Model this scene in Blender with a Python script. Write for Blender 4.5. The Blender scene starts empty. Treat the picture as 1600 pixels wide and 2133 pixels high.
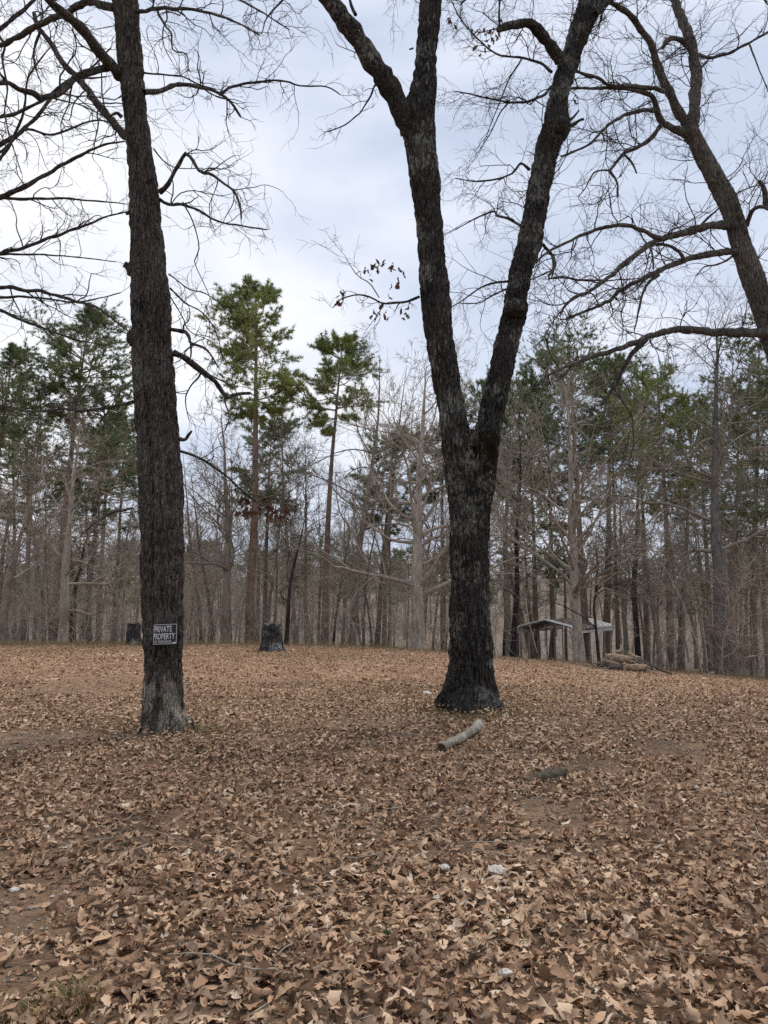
import bpy, math, random
import numpy as np
from mathutils import Vector, Matrix

# ------------------------------------------------------------------ camera, sky, sun, exposure
scene = bpy.context.scene
C = scene.collection
EYE = 1.6
FPX, CX, CY = 1600.0, 800.0, 1066.5            # focal length and centre of the 1600 x 2133 photograph
HORIZON = 1255.0
PITCH = math.atan((HORIZON - CY) / FPX)

cam_d = bpy.data.cameras.new('camera')
cam_d.sensor_fit = 'HORIZONTAL'; cam_d.sensor_width = 36.0; cam_d.lens = 36.0
cam_d.clip_start = 0.05; cam_d.clip_end = 3000.0
cam = bpy.data.objects.new('camera', cam_d); C.objects.link(cam)
cam.location = (0, 0, EYE); cam.rotation_euler = (math.pi / 2 + PITCH, 0, 0)
scene.camera = cam

SUN_EL, SUN_AZ = math.radians(58), math.radians(35)     # azimuth measured from +Y towards +X
world = bpy.data.worlds.new('World'); scene.world = world; world.use_nodes = True
nt = world.node_tree; nt.nodes.clear()
def wn(t, **kw):
    n = nt.nodes.new(t)
    for k, v in kw.items(): setattr(n, k, v)
    return n
wo = wn('ShaderNodeOutputWorld'); bg = wn('ShaderNodeBackground')
sky = wn('ShaderNodeTexSky', sky_type='NISHITA', sun_disc=False)
sky.sun_elevation = SUN_EL; sky.sun_rotation = SUN_AZ; sky.air_density = 1.0; sky.dust_density = 2.0
tc = wn('ShaderNodeTexCoord')
mp = wn('ShaderNodeMapping'); mp.inputs['Scale'].default_value = (1.0, 1.0, 2.2); mp.inputs['Location'].default_value = (3.1, 0.35, 0.55)
n1 = wn('ShaderNodeTexNoise'); n1.inputs['Scale'].default_value = 2.0; n1.inputs['Detail'].default_value = 7; n1.inputs['Roughness'].default_value = 0.5; n1.inputs['Distortion'].default_value = 0.5
cr = wn('ShaderNodeValToRGB')
e = cr.color_ramp.elements
e[0].position = 0.40; e[0].color = (5.5, 6.25, 7.8, 1)
e[1].position = 0.66; e[1].color = (9.9, 10.05, 10.4, 1)
m = cr.color_ramp.elements.new(0.5); m.color = (7.1, 7.7, 9.0, 1)
mix = wn('ShaderNodeMixRGB'); mix.inputs[0].default_value = 0.90
bg.inputs['Strength'].default_value = 0.065
nt.links.new(tc.outputs['Generated'], mp.inputs['Vector']); nt.links.new(mp.outputs[0], n1.inputs['Vector'])
nt.links.new(n1.outputs[0], cr.inputs[0]); nt.links.new(sky.outputs[0], mix.inputs[1]); nt.links.new(cr.outputs[0], mix.inputs[2])
nt.links.new(mix.outputs[0], bg.inputs['Color']); nt.links.new(bg.outputs[0], wo.inputs['Surface'])

sun_d = bpy.data.lights.new('sun', 'SUN'); sun_d.energy = 1.5; sun_d.angle = math.radians(25); sun_d.color = (1.0, 0.95, 0.88)
sun = bpy.data.objects.new('sun', sun_d); C.objects.link(sun)
sdir = Vector((math.sin(SUN_AZ) * math.cos(SUN_EL), math.cos(SUN_AZ) * math.cos(SUN_EL), math.sin(SUN_EL)))
sun.rotation_euler = (-sdir).to_track_quat('-Z', 'Y').to_euler(); sun.location = (10, 10, 40)

vs = scene.view_settings
vs.view_transform = 'Standard'; vs.look = 'None'; vs.gamma = 1.0; vs.use_curve_mapping = False; vs.exposure = 0.76
scene.render.engine = 'CYCLES'
scene.cycles.max_bounces = 5; scene.cycles.diffuse_bounces = 3; scene.cycles.glossy_bounces = 2
scene.cycles.transparent_max_bounces = 4; scene.cycles.use_denoising = False
scene.cycles.adaptive_threshold = 0.012
scene.cycles.caustics_reflective = False; scene.cycles.caustics_refractive = False

# ------------------------------------------------------------------ helpers
R = np.random.default_rng(7)
ct, st = math.cos(PITCH), math.sin(PITCH)

def P(px, py, Y):
    """point at world distance Y seen at photograph pixel (px, py)"""
    dx, dy = (px - CX) / FPX, (CY - py) / FPX
    d = np.array([dx, ct - dy * st, st + dy * ct])
    return np.array([0, 0, EYE]) + d * (Y / d[1])
def mpp(p):
    """metres per photograph pixel at a point"""
    return (p[1] * ct + (p[2] - EYE) * st) / FPX

def sstep(a, b, x):
    t = np.clip((x - a) / (b - a), 0, 1); return t * t * (3 - 2 * t)
def softpos(x, k=1.5):
    return np.logaddexp(0, x / k) * k

_perm = np.random.default_rng(11).permutation(256); _perm = np.concatenate([_perm, _perm, _perm])
_grad = np.random.default_rng(12).normal(size=(256, 3)); _grad /= np.linalg.norm(_grad, axis=1)[:, None]
def noise(p):
    p = np.asarray(p, float); i = np.floor(p).astype(int); f = p - i; u = f * f * f * (f * (f * 6 - 15) + 10)
    out = np.zeros(len(p))
    for dx in (0, 1):
        for dy in (0, 1):
            for dz in (0, 1):
                g = _grad[_perm[_perm[_perm[(i[:, 0] + dx) & 255] + ((i[:, 1] + dy) & 255)] + ((i[:, 2] + dz) & 255)]]
                d = f - np.array([dx, dy, dz])
                w = (u[:, 0] if dx else 1 - u[:, 0]) * (u[:, 1] if dy else 1 - u[:, 1]) * (u[:, 2] if dz else 1 - u[:, 2])
                out += w * np.einsum('ij,ij->i', g, d)
    return out

def terrain(x, y):
    x = np.asarray(x, float); y = np.asarray(y, float)
    z = -0.085 * softpos(x + 1.0) * sstep(8, 30, y) * sstep(60, 14, x)
    z = z - 0.058 * softpos(y - 30, 1.2) * sstep(130, 60, y) - 4.0 * sstep(60, 130, y)
    z = z + 11.0 * sstep(120, 260, y) + 10 * sstep(260, 520, y)
    s = np.stack([x * .35, y * .35, np.zeros_like(x)], -1).reshape(-1, 3)
    z = z + (noise(s) * 0.045 * sstep(2, 9, np.abs(y).ravel())).reshape(x.shape)
    s = np.stack([x * .03, y * .03, np.zeros_like(x) + 5], -1).reshape(-1, 3)
    z = z + (noise(s)).reshape(x.shape) * 1.6 * sstep(45, 120, y)
    return z
def tz(x, y): return float(terrain(np.array([x]), np.array([y]))[0])
def ground_px(px, py, lo=2.0, hi=60.0):
    """where the ray through a pixel meets the ground"""
    for Y in np.arange(lo, hi, .05):
        p = P(px, py, Y)
        if p[2] <= tz(p[0], p[1]): return np.array([p[0], p[1], tz(p[0], p[1])])
    return P(px, py, hi)

class Acc:
    """collects vertices and faces (with a material index) for ONE mesh"""
    def __init__(s): s.v = []; s.f = []; s.n = 0; s.at = {}
    def add(s, v, f, mi=0, **at):
        v = np.asarray(v, float).reshape(-1, 3); f = np.asarray(f)
        s.v.append(v); s.f.append((f + s.n, mi)); s.n += len(v)
        for k, a in at.items(): s.at.setdefault(k, []).append(np.asarray(a, float).ravel())
    def mesh(s, name, mats, smooth=True, base=None):
        me = bpy.data.meshes.new(name)
        V = np.concatenate(s.v)
        if base is not None: V = V - np.asarray(base)
        lt = np.concatenate([np.full(len(f), f.shape[1]) for f, _ in s.f])
        li = np.concatenate([f.ravel() for f, _ in s.f]); mi = np.concatenate([np.full(len(f), k) for f, k in s.f])
        me.vertices.add(len(V)); me.vertices.foreach_set('co', V.astype(np.float32).ravel())
        me.loops.add(len(li)); me.loops.foreach_set('vertex_index', li.astype(np.int32))
        me.polygons.add(len(lt))
        me.polygons.foreach_set('loop_start', np.concatenate([[0], np.cumsum(lt)[:-1]]).astype(np.int32))
        me.polygons.foreach_set('material_index', mi.astype(np.int32))
        me.polygons.foreach_set('use_smooth', np.full(len(lt), bool(smooth)))
        for mt in (mats if isinstance(mats, (list, tuple)) else [mats]): me.materials.append(mt)
        me.update(calc_edges=True)
        for k, a in s.at.items():
            at = me.attributes.new(k, 'FLOAT', 'POINT'); at.data.foreach_set('value', np.concatenate(a).astype(np.float32))
        return me

def link(name, me, parent=None, loc=None):
    o = bpy.data.objects.new(name, me); C.objects.link(o)
    if parent is not None: o.parent = parent
    if loc is not None: o.location = loc
    return o
def tag(o, label, cat, group=None):
    o['label'] = label; o['category'] = cat
    if group: o['group'] = group
    return o
def thing(name, loc, label, cat, group=None, rz=0):
    o = bpy.data.objects.new(name, None); C.objects.link(o); o.location = loc; o.rotation_euler = (0, 0, rz); o.empty_display_size = .2
    return tag(o, label, cat, group)

# ---- tubes and branches, in batches
def unit(v): return v / np.maximum(np.linalg.norm(v, axis=-1, keepdims=True), 1e-9)
def tubes(acc, pts, rad, S, mi=0, cap=False):
    pts = np.asarray(pts, float); rad = np.asarray(rad, float)
    if pts.ndim == 2: pts = pts[None]; rad = rad[None]
    N, K, _ = pts.shape
    if N == 0: return
    t = unit(np.gradient(pts, axis=1))
    mean = unit(pts[:, -1] - pts[:, 0])
    ref = np.where(np.abs(mean[:, 2:3]) > .8, np.array([[1., .13, 0]]), np.array([[.05, .02, 1.]]))[:, None, :]
    a = unit(np.cross(t, np.broadcast_to(ref, t.shape))); b = np.cross(t, a)
    th = np.arange(S) * 2 * np.pi / S
    ring = pts[:, :, None] + rad[:, :, None, None] * (np.cos(th)[None, None, :, None] * a[:, :, None] + np.sin(th)[None, None, :, None] * b[:, :, None])
    idx = np.arange(N * K * S).reshape(N, K, S); nx = np.roll(idx, -1, axis=2)
    q = np.stack([idx[:, :-1], nx[:, :-1], nx[:, 1:], idx[:, 1:]], -1).reshape(-1, 4)
    acc.add(ring, q, mi)
    if cap:
        V = np.concatenate([pts[:, 0], pts[:, -1]]); base = acc.n
        acc.add(V, np.zeros((0, 3), int), mi)
        f = []
        for i in range(N):
            for k, c in ((0, base + i), (K - 1, base + N + i)):
                r_ = idx[i, k] + base - N * K * S
                for j in range(S): f.append((c, r_[j], r_[(j + 1) % S]) if k else (c, r_[(j + 1) % S], r_[j]))
        acc.f.append((np.array(f), mi))

def grow(o, d, L, K, wig, up=0., rng=R):
    o = np.array(o, float); d = unit(np.array(d, float)); L = np.asarray(L, float)[:, None]
    pts = [o]; cur = d; side = rng.normal(size=d.shape) * wig * .6
    for k in range(K):
        cur = unit(cur + rng.normal(size=d.shape) * wig + side + np.array([0, 0, up])); o = o + cur * L / K; pts.append(o)
        if k == K // 2: side = -side * rng.uniform(.4, 1.2)
    return np.stack(pts, 1)
def taper(r0, K, end=.35, p=1.0):
    t = (np.arange(K + 1) / K) ** p
    return np.asarray(r0, float)[:, None] * (1 - (1 - end) * t)[None]
def spawn(pts, rad, n, t0, t1, a0, a1, rng=R, tip=True):
    """n children on each branch: origin, direction, radius, parent length, position"""
    N, K, _ = pts.shape
    if N == 0 or n == 0: return None
    t = rng.uniform(t0, t1, (N, n))
    if tip: t[:, 0] = 1.0
    x = t * (K - 1) * .999; i = x.astype(int); f = (x - i)[..., None]; ar = np.arange(N)[:, None]
    o = pts[ar, i] * (1 - f) + pts[ar, i + 1] * f
    tan = unit(pts[ar, i + 1] - pts[ar, i]); r = rad[ar, i] * (1 - f[..., 0]) + rad[ar, i + 1] * f[..., 0]
    pr = unit(np.cross(tan, rng.normal(size=tan.shape)))
    a = np.radians(rng.uniform(a0, a1, t.shape))
    if tip: a[:, 0] *= .3
    d = tan * np.cos(a)[..., None] + pr * np.sin(a)[..., None]
    L = np.linalg.norm(np.diff(pts, axis=1), axis=2).sum(1)[:, None] + 0 * t
    return o.reshape(-1, 3), d.reshape(-1, 3), r.ravel(), L.ravel(), t.ravel()

def catmull(p, n):
    p = np.asarray(p, float); q = np.vstack([2 * p[0] - p[1], p, 2 * p[-1] - p[-2]])
    out = []
    for i in range(len(p) - 1):
        a, b, c, d = q[i:i + 4]
        for t in np.arange(n) / n:
            out.append(.5 * (2 * b + (c - a) * t + (2 * a - 5 * b + 4 * c - d) * t * t + (3 * b - a - 3 * c + d) * t ** 3))
    out.append(p[-1]); return np.array(out)
def resample(pts, val, K):
    s = np.concatenate([[0], np.cumsum(np.linalg.norm(np.diff(pts, axis=0), axis=1))]); u = np.linspace(0, s[-1], K)
    return np.stack([np.interp(u, s, pts[:, k]) for k in range(3)], 1), np.interp(u, s, val), s[-1]

# ------------------------------------------------------------------ materials
def mat(name, rough=.9, spec=.2):
    m = bpy.data.materials.new(name); m.use_nodes = True; nt = m.node_tree
    b = nt.nodes['Principled BSDF']; b.inputs['Roughness'].default_value = rough; b.inputs['Specular IOR Level'].default_value = spec
    return m, nt, b
def nd(nt, t, **kw):
    n = nt.nodes.new(t)
    for k, v in kw.items():
        if k in n.inputs: n.inputs[k].default_value = v
        else: setattr(n, k, v)
    return n
def coords(nt, scale=(1, 1, 1), kind='Object'):
    c = nd(nt, 'ShaderNodeTexCoord'); mp = nd(nt, 'ShaderNodeMapping'); mp.inputs['Scale'].default_value = scale
    nt.links.new(c.outputs[kind], mp.inputs[0]); return mp.outputs[0]
def nz(nt, vec, scale, detail=4, rough=.55, dist=0.):
    n = nd(nt, 'ShaderNodeTexNoise', Scale=scale, Detail=detail, Roughness=rough, Distortion=dist); nt.links.new(vec, n.inputs['Vector']); return n.outputs[0]
def ramp(nt, fac, stops):
    r = nd(nt, 'ShaderNodeValToRGB'); el = r.color_ramp.elements
    while len(el) < len(stops): el.new(.5)
    for q, (p, c) in zip(el, stops): q.position = p; q.color = (*c, 1) if len(c) == 3 else c
    nt.links.new(fac, r.inputs[0]); return r.outputs[0]
def mixc(nt, fac, a, b):
    n = nd(nt, 'ShaderNodeMix', data_type='RGBA')
    for s, v in ((n.inputs[0], fac), (n.inputs[6], a), (n.inputs[7], b)):
        if hasattr(v, 'links') or hasattr(v, 'is_linked'): nt.links.new(v, s)
        elif isinstance(v, (int, float)): s.default_value = v
        else: s.default_value = (*v, 1)
    return n.outputs[2]
def bump(nt, b, h, strength, dist):
    n = nd(nt, 'ShaderNodeBump', Strength=strength, Distance=dist); nt.links.new(h, n.inputs['Height']); nt.links.new(n.outputs[0], b.inputs['Normal'])
def mth(nt, op, a, b=None):
    n = nd(nt, 'ShaderNodeMath', operation=op)
    for s, v in zip(n.inputs, (a, b)):
        if v is None: continue
        if isinstance(v, (int, float)): s.default_value = v
        else: nt.links.new(v, s)
    return n.outputs[0]

def bark(name, dark, light, lichen=(.24, .235, .20), lich=.0, fleck=.0, stretch=.18, scale=16, bumpd=.02, moss=None, patch=None, plates=0):
    m, nt, b = mat(name, .95, .1)
    v = coords(nt, (1, 1, stretch)); vo = coords(nt)
    base = ramp(nt, nz(nt, v, scale, 6, .7), [(.38, dark), (.5, tuple(.55 * p + .45 * q for p, q in zip(dark, light))), (.64, light)])
    big = nz(nt, vo, 1.3, 3); base = mixc(nt, ramp(nt, big, [(.4, (0, 0, 0)), (.62, (1, 1, 1))]), base, mixc(nt, .45, base, light))
    if lich:
        f = ramp(nt, mth(nt, 'MULTIPLY', nz(nt, coords(nt, (1, 1, .55)), 17, 5, .72), nz(nt, vo, 1.7, 2)), [(.365 - lich * .05, (0, 0, 0)), (.42 - lich * .05, (1, 1, 1))])
        base = mixc(nt, mth(nt, 'MULTIPLY', f, .62), base, lichen)
    if fleck:
        vr = nd(nt, 'ShaderNodeTexVoronoi', Scale=17.0, Randomness=1.0); nt.links.new(coords(nt, (1, 1, .7)), vr.inputs['Vector'])
        k = mth(nt, 'LESS_THAN', mth(nt, 'ADD', vr.outputs['Distance'], mth(nt, 'MULTIPLY', nz(nt, vo, 60, 2), .18)), .16 + fleck)
        k = mth(nt, 'MULTIPLY', k, mth(nt, 'GREATER_THAN', nz(nt, vo, 3.1, 3), .53))
        base = mixc(nt, mth(nt, 'MULTIPLY', k, .75), base, (.36, .37, .33))
    if moss:                        # (centre, radius, colour) list: moss grown at its own places
        for cpos, rr, col in moss:
            g = nd(nt, 'ShaderNodeVectorMath', operation='DISTANCE'); nt.links.new(vo, g.inputs[0]); g.inputs[1].default_value = cpos
            d = mth(nt, 'ADD', mth(nt, 'DIVIDE', g.outputs['Value'], rr), mth(nt, 'MULTIPLY', nz(nt, vo, 7, 4), 1.1))
            base = mixc(nt, ramp(nt, d, [(.95, (1, 1, 1)), (1.5, (0, 0, 0))]), base, mixc(nt, nz(nt, vo, 45, 2), col, tuple(q * .45 for q in col)))
    if patch:                       # pale wood where the bark has come away
        sp = nd(nt, 'ShaderNodeSeparateXYZ'); nt.links.new(vo, sp.inputs[0])
        hz = ramp(nt, sp.outputs[2], [(.0, (.55,) * 3), (.55, (.42,) * 3), (1., (0,) * 3)])
        f = mth(nt, 'MULTIPLY', ramp(nt, nz(nt, coords(nt, (1, 1, .3)), 6.5, 4, .6), [(.47, (0, 0, 0)), (.56, (1, 1, 1))]), ramp(nt, hz, [(.2, (0, 0, 0)), (.45, (1, 1, 1))]))
        base = mixc(nt, mth(nt, 'MULTIPLY', f, .9), base, patch)
    nt.links.new(base, b.inputs['Base Color'])
    hgt = nz(nt, v, scale * 2.2, 5, .7)
    if plates:                      # broken bark plates between deep cracks
        wv = nd(nt, 'ShaderNodeVectorMath', operation='ADD'); nt.links.new(coords(nt, (1, 1, .22)), wv.inputs[0])
        nv = nd(nt, 'ShaderNodeTexNoise', Scale=5.0, Detail=3.0); nt.links.new(vo, nv.inputs['Vector'])
        sv = nd(nt, 'ShaderNodeVectorMath', operation='SCALE'); nt.links.new(nv.outputs['Color'], sv.inputs[0]); sv.inputs['Scale'].default_value = .07; nt.links.new(sv.outputs[0], wv.inputs[1])
        vp = nd(nt, 'ShaderNodeTexVoronoi', Scale=float(plates), feature='DISTANCE_TO_EDGE'); nt.links.new(wv.outputs[0], vp.inputs['Vector'])
        pl = nd(nt, 'ShaderNodeMapRange'); pl.inputs['From Max'].default_value = .28; nt.links.new(vp.outputs['Distance'], pl.inputs['Value'])
        hgt = mth(nt, 'ADD', mth(nt, 'MULTIPLY', pl.outputs[0], 1.3), mth(nt, 'MULTIPLY', hgt, .6)); bumpd = bumpd * 2.2
    bump(nt, b, hgt, 1.0, bumpd)
    return m

def plain(name, a, b2, scale=8, rough=.9, stretch=1., spec=.2, bd=0.):
    m, nt, b = mat(name, rough, spec); v = coords(nt, (1, 1, stretch)); h = nz(nt, v, scale, 5, .6)
    nt.links.new(ramp(nt, h, [(.3, a), (.7, b2)]), b.inputs['Base Color'])
    if bd: bump(nt, b, h, .8, bd)
    return m

def leaf_material(name, single):
    m, nt, b = mat(name, .8, .12)
    if single: fac = nd(nt, 'ShaderNodeObjectInfo').outputs['Random']
    else: fac = nd(nt, 'ShaderNodeAttribute', attribute_name='tone').outputs['Fac']
    stops = [(0, (.080, .045, .030)), (.2, (.205, .117, .072)), (.5, (.40, .246, .148)), (.78, (.57, .378, .236)), (.93, (.68, .49, .33)), (1, (.76, .62, .47))]
    c = ramp(nt, fac, stops)
    g = nd(nt, 'ShaderNodeNewGeometry'); pos = g.outputs['Position']
    c = mixc(nt, mth(nt, 'MULTIPLY', ramp(nt, nz(nt, pos, .55, 3), [(.42, (0, 0, 0)), (.62, (1, 1, 1))]), .35), c, mixc(nt, .5, c, (.25, .125, .080)))
    c = mixc(nt, mth(nt, 'MULTIPLY', nz(nt, pos, 55, 3), .5), c, mixc(nt, .5, c, (.15, .085, .055)))
    c = mixc(nt, mth(nt, 'MULTIPLY', g.outputs['Backfacing'], .45), c, mixc(nt, .6, c, (.55, .42, .29)))
    nt.links.new(c, b.inputs['Base Color'])
    bump(nt, b, nz(nt, pos, 75, 4), .7, .006)
    return m

LEAF = leaf_material('dry_oak_leaf', False); LEAF1 = leaf_material('dry_oak_leaf_single', True)
BARK1 = bark('bark_sign_oak', (.018, .015, .013), (.195, .165, .137), lich=1.6, fleck=.0, scale=30, stretch=.26, plates=26, patch=(.46, .40, .32))
BARK2 = bark('bark_forked_oak', (.013, .012, .011), (.112, .098, .084), lich=1.8, lichen=(.34, .335, .29), fleck=.03, scale=26, stretch=.26, plates=20,
             moss=[((.05, 0, .15), .62, (.040, .036, .014)), ((.30, -.2, 4.0), .75, (.034, .031, .014))])
BARK3 = bark('bark_grey_oak', (.050, .043, .036), (.25, .22, .185), lich=1.4, scale=24, stretch=.3, plates=20)
TWIG = plain('twig_dark', (.030, .024, .021), (.075, .060, .050), 5)
TWIG_G = plain('twig_grey', (.20, .170, .135), (.42, .36, .29), 3)
TWIG_B = plain('twig_brown', (.22, .180, .142), (.46, .385, .31), 3)
TWIG_H = plain('twig_wood', (.125, .105, .085), (.28, .24, .195), 3)
BARK_PALE = bark('bark_pale_oak', (.21, .18, .145), (.52, .46, .38), lich=.8, lichen=(.36, .35, .30), scale=9, stretch=.3)
BARK_WOOD = bark('bark_wood', (.11, .09, .072), (.29, .24, .19), scale=9, stretch=.3)
BARK_DARK = bark('bark_dark', (.018, .016, .014), (.055, .046, .040), scale=9, stretch=.3)
BARK_PINE = bark('bark_pine', (.11, .075, .055), (.28, .20, .15), scale=7, stretch=.5)
BARK_PINE_D = bark('bark_pine_dark', (.09, .068, .053), (.23, .175, .135), scale=7, stretch=.5)

def needle_mat(name, a, b2):
    m, nt, b = mat(name, .55, .3); v = coords(nt)
    c = ramp(nt, nz(nt, v, .8, 4, .7), [(.32, a), (.68, b2)])
    nt.links.new(c, b.inputs['Base Color']); return m
NEEDLE = needle_mat('pine_needle', (.13, .165, .042), (.38, .42, .125))
NEEDLE_D = needle_mat('pine_needle_dark', (.085, .115, .042), (.22, .265, .10))

# ------------------------------------------------------------------ the ground
def axis(lo, hi, n, k):
    u = np.linspace(np.arcsinh(lo / k), np.arcsinh(hi / k), n); return np.sinh(u) * k
gx = axis(-500, 500, 170, 9.0); gy = axis(-60, 900, 200, 9.0)
X, Y = np.meshgrid(gx, gy); Z = terrain(X, Y)
idx = np.arange(X.size).reshape(X.shape)
a = Acc(); a.add(np.stack([X, Y, Z], -1), np.stack([idx[:-1, :-1], idx[:-1, 1:], idx[1:, 1:], idx[1:, :-1]], -1).reshape(-1, 4))
GM, nt_, b_ = mat('leafy_soil', .95, .1)
g_ = nd(nt_, 'ShaderNodeNewGeometry').outputs['Position']
soil = ramp(nt_, nz(nt_, g_, 42, 6, .75), [(.3, (.05, .034, .023)), (.55, (.15, .102, .066)), (.75, (.30, .225, .155))])
vr_ = nd(nt_, 'ShaderNodeTexVoronoi', Scale=13.0); nt_.links.new(g_, vr_.inputs['Vector'])
lf_ = mixc(nt_, vr_.outputs['Color'], (.15, .088, .055), (.43, .265, .162))
mk_ = ramp(nt_, nz(nt_, g_, .9, 4, .6), [(.40, (0, 0, 0)), (.55, (1, 1, 1))])
sp_ = nd(nt_, 'ShaderNodeSeparateXYZ'); nt_.links.new(g_, sp_.inputs[0])
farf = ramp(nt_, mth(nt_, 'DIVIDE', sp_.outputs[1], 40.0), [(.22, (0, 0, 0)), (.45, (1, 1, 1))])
wood_ = ramp(nt_, mth(nt_, 'ADD', mth(nt_, 'DIVIDE', sp_.outputs[1], 100.0), mth(nt_, 'MULTIPLY', nz(nt_, g_, .35, 3), .08)), [(.365, (0, 0, 0)), (.43, (1, 1, 1))])   # old grey-brown litter under the wood, shade between the trunks painted in
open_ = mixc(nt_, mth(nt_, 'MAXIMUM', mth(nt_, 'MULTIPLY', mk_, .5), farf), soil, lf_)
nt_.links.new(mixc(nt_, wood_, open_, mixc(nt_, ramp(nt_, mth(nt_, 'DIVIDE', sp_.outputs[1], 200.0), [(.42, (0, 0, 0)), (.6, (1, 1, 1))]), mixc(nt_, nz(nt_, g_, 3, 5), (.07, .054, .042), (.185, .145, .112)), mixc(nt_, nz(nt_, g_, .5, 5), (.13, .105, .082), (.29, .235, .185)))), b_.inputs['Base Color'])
bump(nt_, b_, nz(nt_, g_, 60, 5, .7), .8, .02)
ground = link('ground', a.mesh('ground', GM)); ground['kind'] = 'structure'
ground['label'] = 'clearing floor covered with dry brown oak leaves'

# ------------------------------------------------------------------ fallen leaves
def leaf_shape(ns, nc, kind, kc, kl, tw, lob, ph, asym):
    """unit-length leaf along +Y: ns stations, nc columns; lobed oak outline, rolled and bent"""
    u = np.linspace(0, 1, ns); env = np.sin(np.pi * np.clip(u, 0.02, .985) ** 1.25) ** .8
    if kind == 'oak': w = .33 * env * (.58 + .42 * np.cos(2 * np.pi * lob * u + ph))
    elif kind == 'pin': w = .36 * env * (.42 + .58 * np.abs(np.cos(np.pi * lob * u + ph)) ** .8)
    else: w = .26 * env
    w = np.maximum(w, .012)
    v = np.linspace(-1, 1, nc)
    U, Vv = np.meshgrid(u, v, indexing='ij'); W = w[:, None] * np.where(Vv < 0, 1 + asym, 1 - asym)
    s = W * Vv; ang = s * kc
    x = np.sin(ang) / kc if abs(kc) > 1e-3 else s
    z = (1 - np.cos(ang)) / kc if abs(kc) > 1e-3 else 0 * s
    th = (U - .45) * kl; y0 = np.sin(th) / kl if abs(kl) > 1e-3 else U - .45; z0 = (1 - np.cos(th)) / kl if abs(kl) > 1e-3 else 0 * U
    # lobes sweep forward, edges wave
    y0 = y0 + .10 * np.abs(Vv) * W / .33; z = z + .03 * np.sin(9 * U + 3 * Vv + ph) * np.abs(Vv)
    t = tw * (U - .5); xx = x * np.cos(t) - z * np.sin(t); zz = x * np.sin(t) + z * np.cos(t)
    V = np.stack([xx, y0 - np.sin(th) * zz, z0 + np.cos(th) * zz], -1).reshape(-1, 3)
    V[:, 2] -= V[:, 2].mean()
    i = np.arange(ns * nc).reshape(ns, nc)
    F = np.stack([i[:-1, :-1], i[:-1, 1:], i[1:, 1:], i[1:, :-1]], -1).reshape(-1, 4)
    return V, F
def leaf_set(ns, nc, n, seed):
    r = np.random.default_rng(seed); out = []
    for k in range(n):
        kind = ('oak', 'oak', 'pin', 'oak', 'plain')[k % 5]
        out.append(leaf_shape(ns, nc, kind, r.choice([-1, 1]) * (r.uniform(.6, 3.2) if k % 10 < 4 else r.uniform(3.5, 9.0)), r.choice([-1, 1]) * r.uniform(.2, 2.4), r.uniform(-1.6, 1.6),
                              r.uniform(2.6, 4.2), r.uniform(0, 6.28), r.uniform(-.25, .25)))
    return out

PATCH = []          # bare places: centre, half sizes (metres), turn
def patch_px(px, py, hw, hh, ang=0):
    c = ground_px(px, py); l = ground_px(px, py + hh); PATCH.append((c[0], c[1], hw * mpp(c), abs(c[1] - l[1]) + .05, ang))
patch_px(25, 1905, 175, 90); patch_px(1150, 1705, 75, 45); patch_px(1400, 1562, 90, 20); patch_px(45, 1540, 170, 28)
patch_px(190, 1425, 130, 26); patch_px(1260, 1600, 70, 14); patch_px(20, 2060, 55, 40)
def leaf_density(x, y):
    d = np.ones_like(x); w = .28 * noise(np.stack([x * 2.3, y * 2.3, 0 * x + 9], -1)) + .22 * noise(np.stack([x * 6, y * 6, 0 * x + 3], -1))
    for cx, cy, hx, hy, an in PATCH:
        q = np.sqrt(((x - cx) / hx) ** 2 + ((y - cy) / hy) ** 2) + w * 1.2
        d = np.minimum(d, .13 + .87 * sstep(.66, 1.08, q))
    thin = noise(np.stack([x * .5, y * .9, 0 * x + 1], -1))
    return d * (1 - .55 * sstep(.12, .4, thin) * sstep(6, 9, y))
def pile(x, y):
    h = .5 + .9 * noise(np.stack([x * 1.1, y * 1.1, 0 * x + 2], -1)) + .5 * noise(np.stack([x * 3, y * 3, 0 * x + 7], -1))
    heap = sum(.10 * np.exp(-((np.hypot(x - bx, y - by) - br) / .22) ** 2) * (.7 + 1.5 * noise(np.stack([x * 3, y * 3, 0 * x + 40], -1))) for bx, by, br in ((-2.82, 9.9, .36), (1.33, 11.9, .52)))
    return np.maximum(heap, 0) + np.clip(h, .12, 1.3) * (.045 + .075 * sstep(7.0, 3.4, y)) * leaf_density(x, y) ** .6

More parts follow.
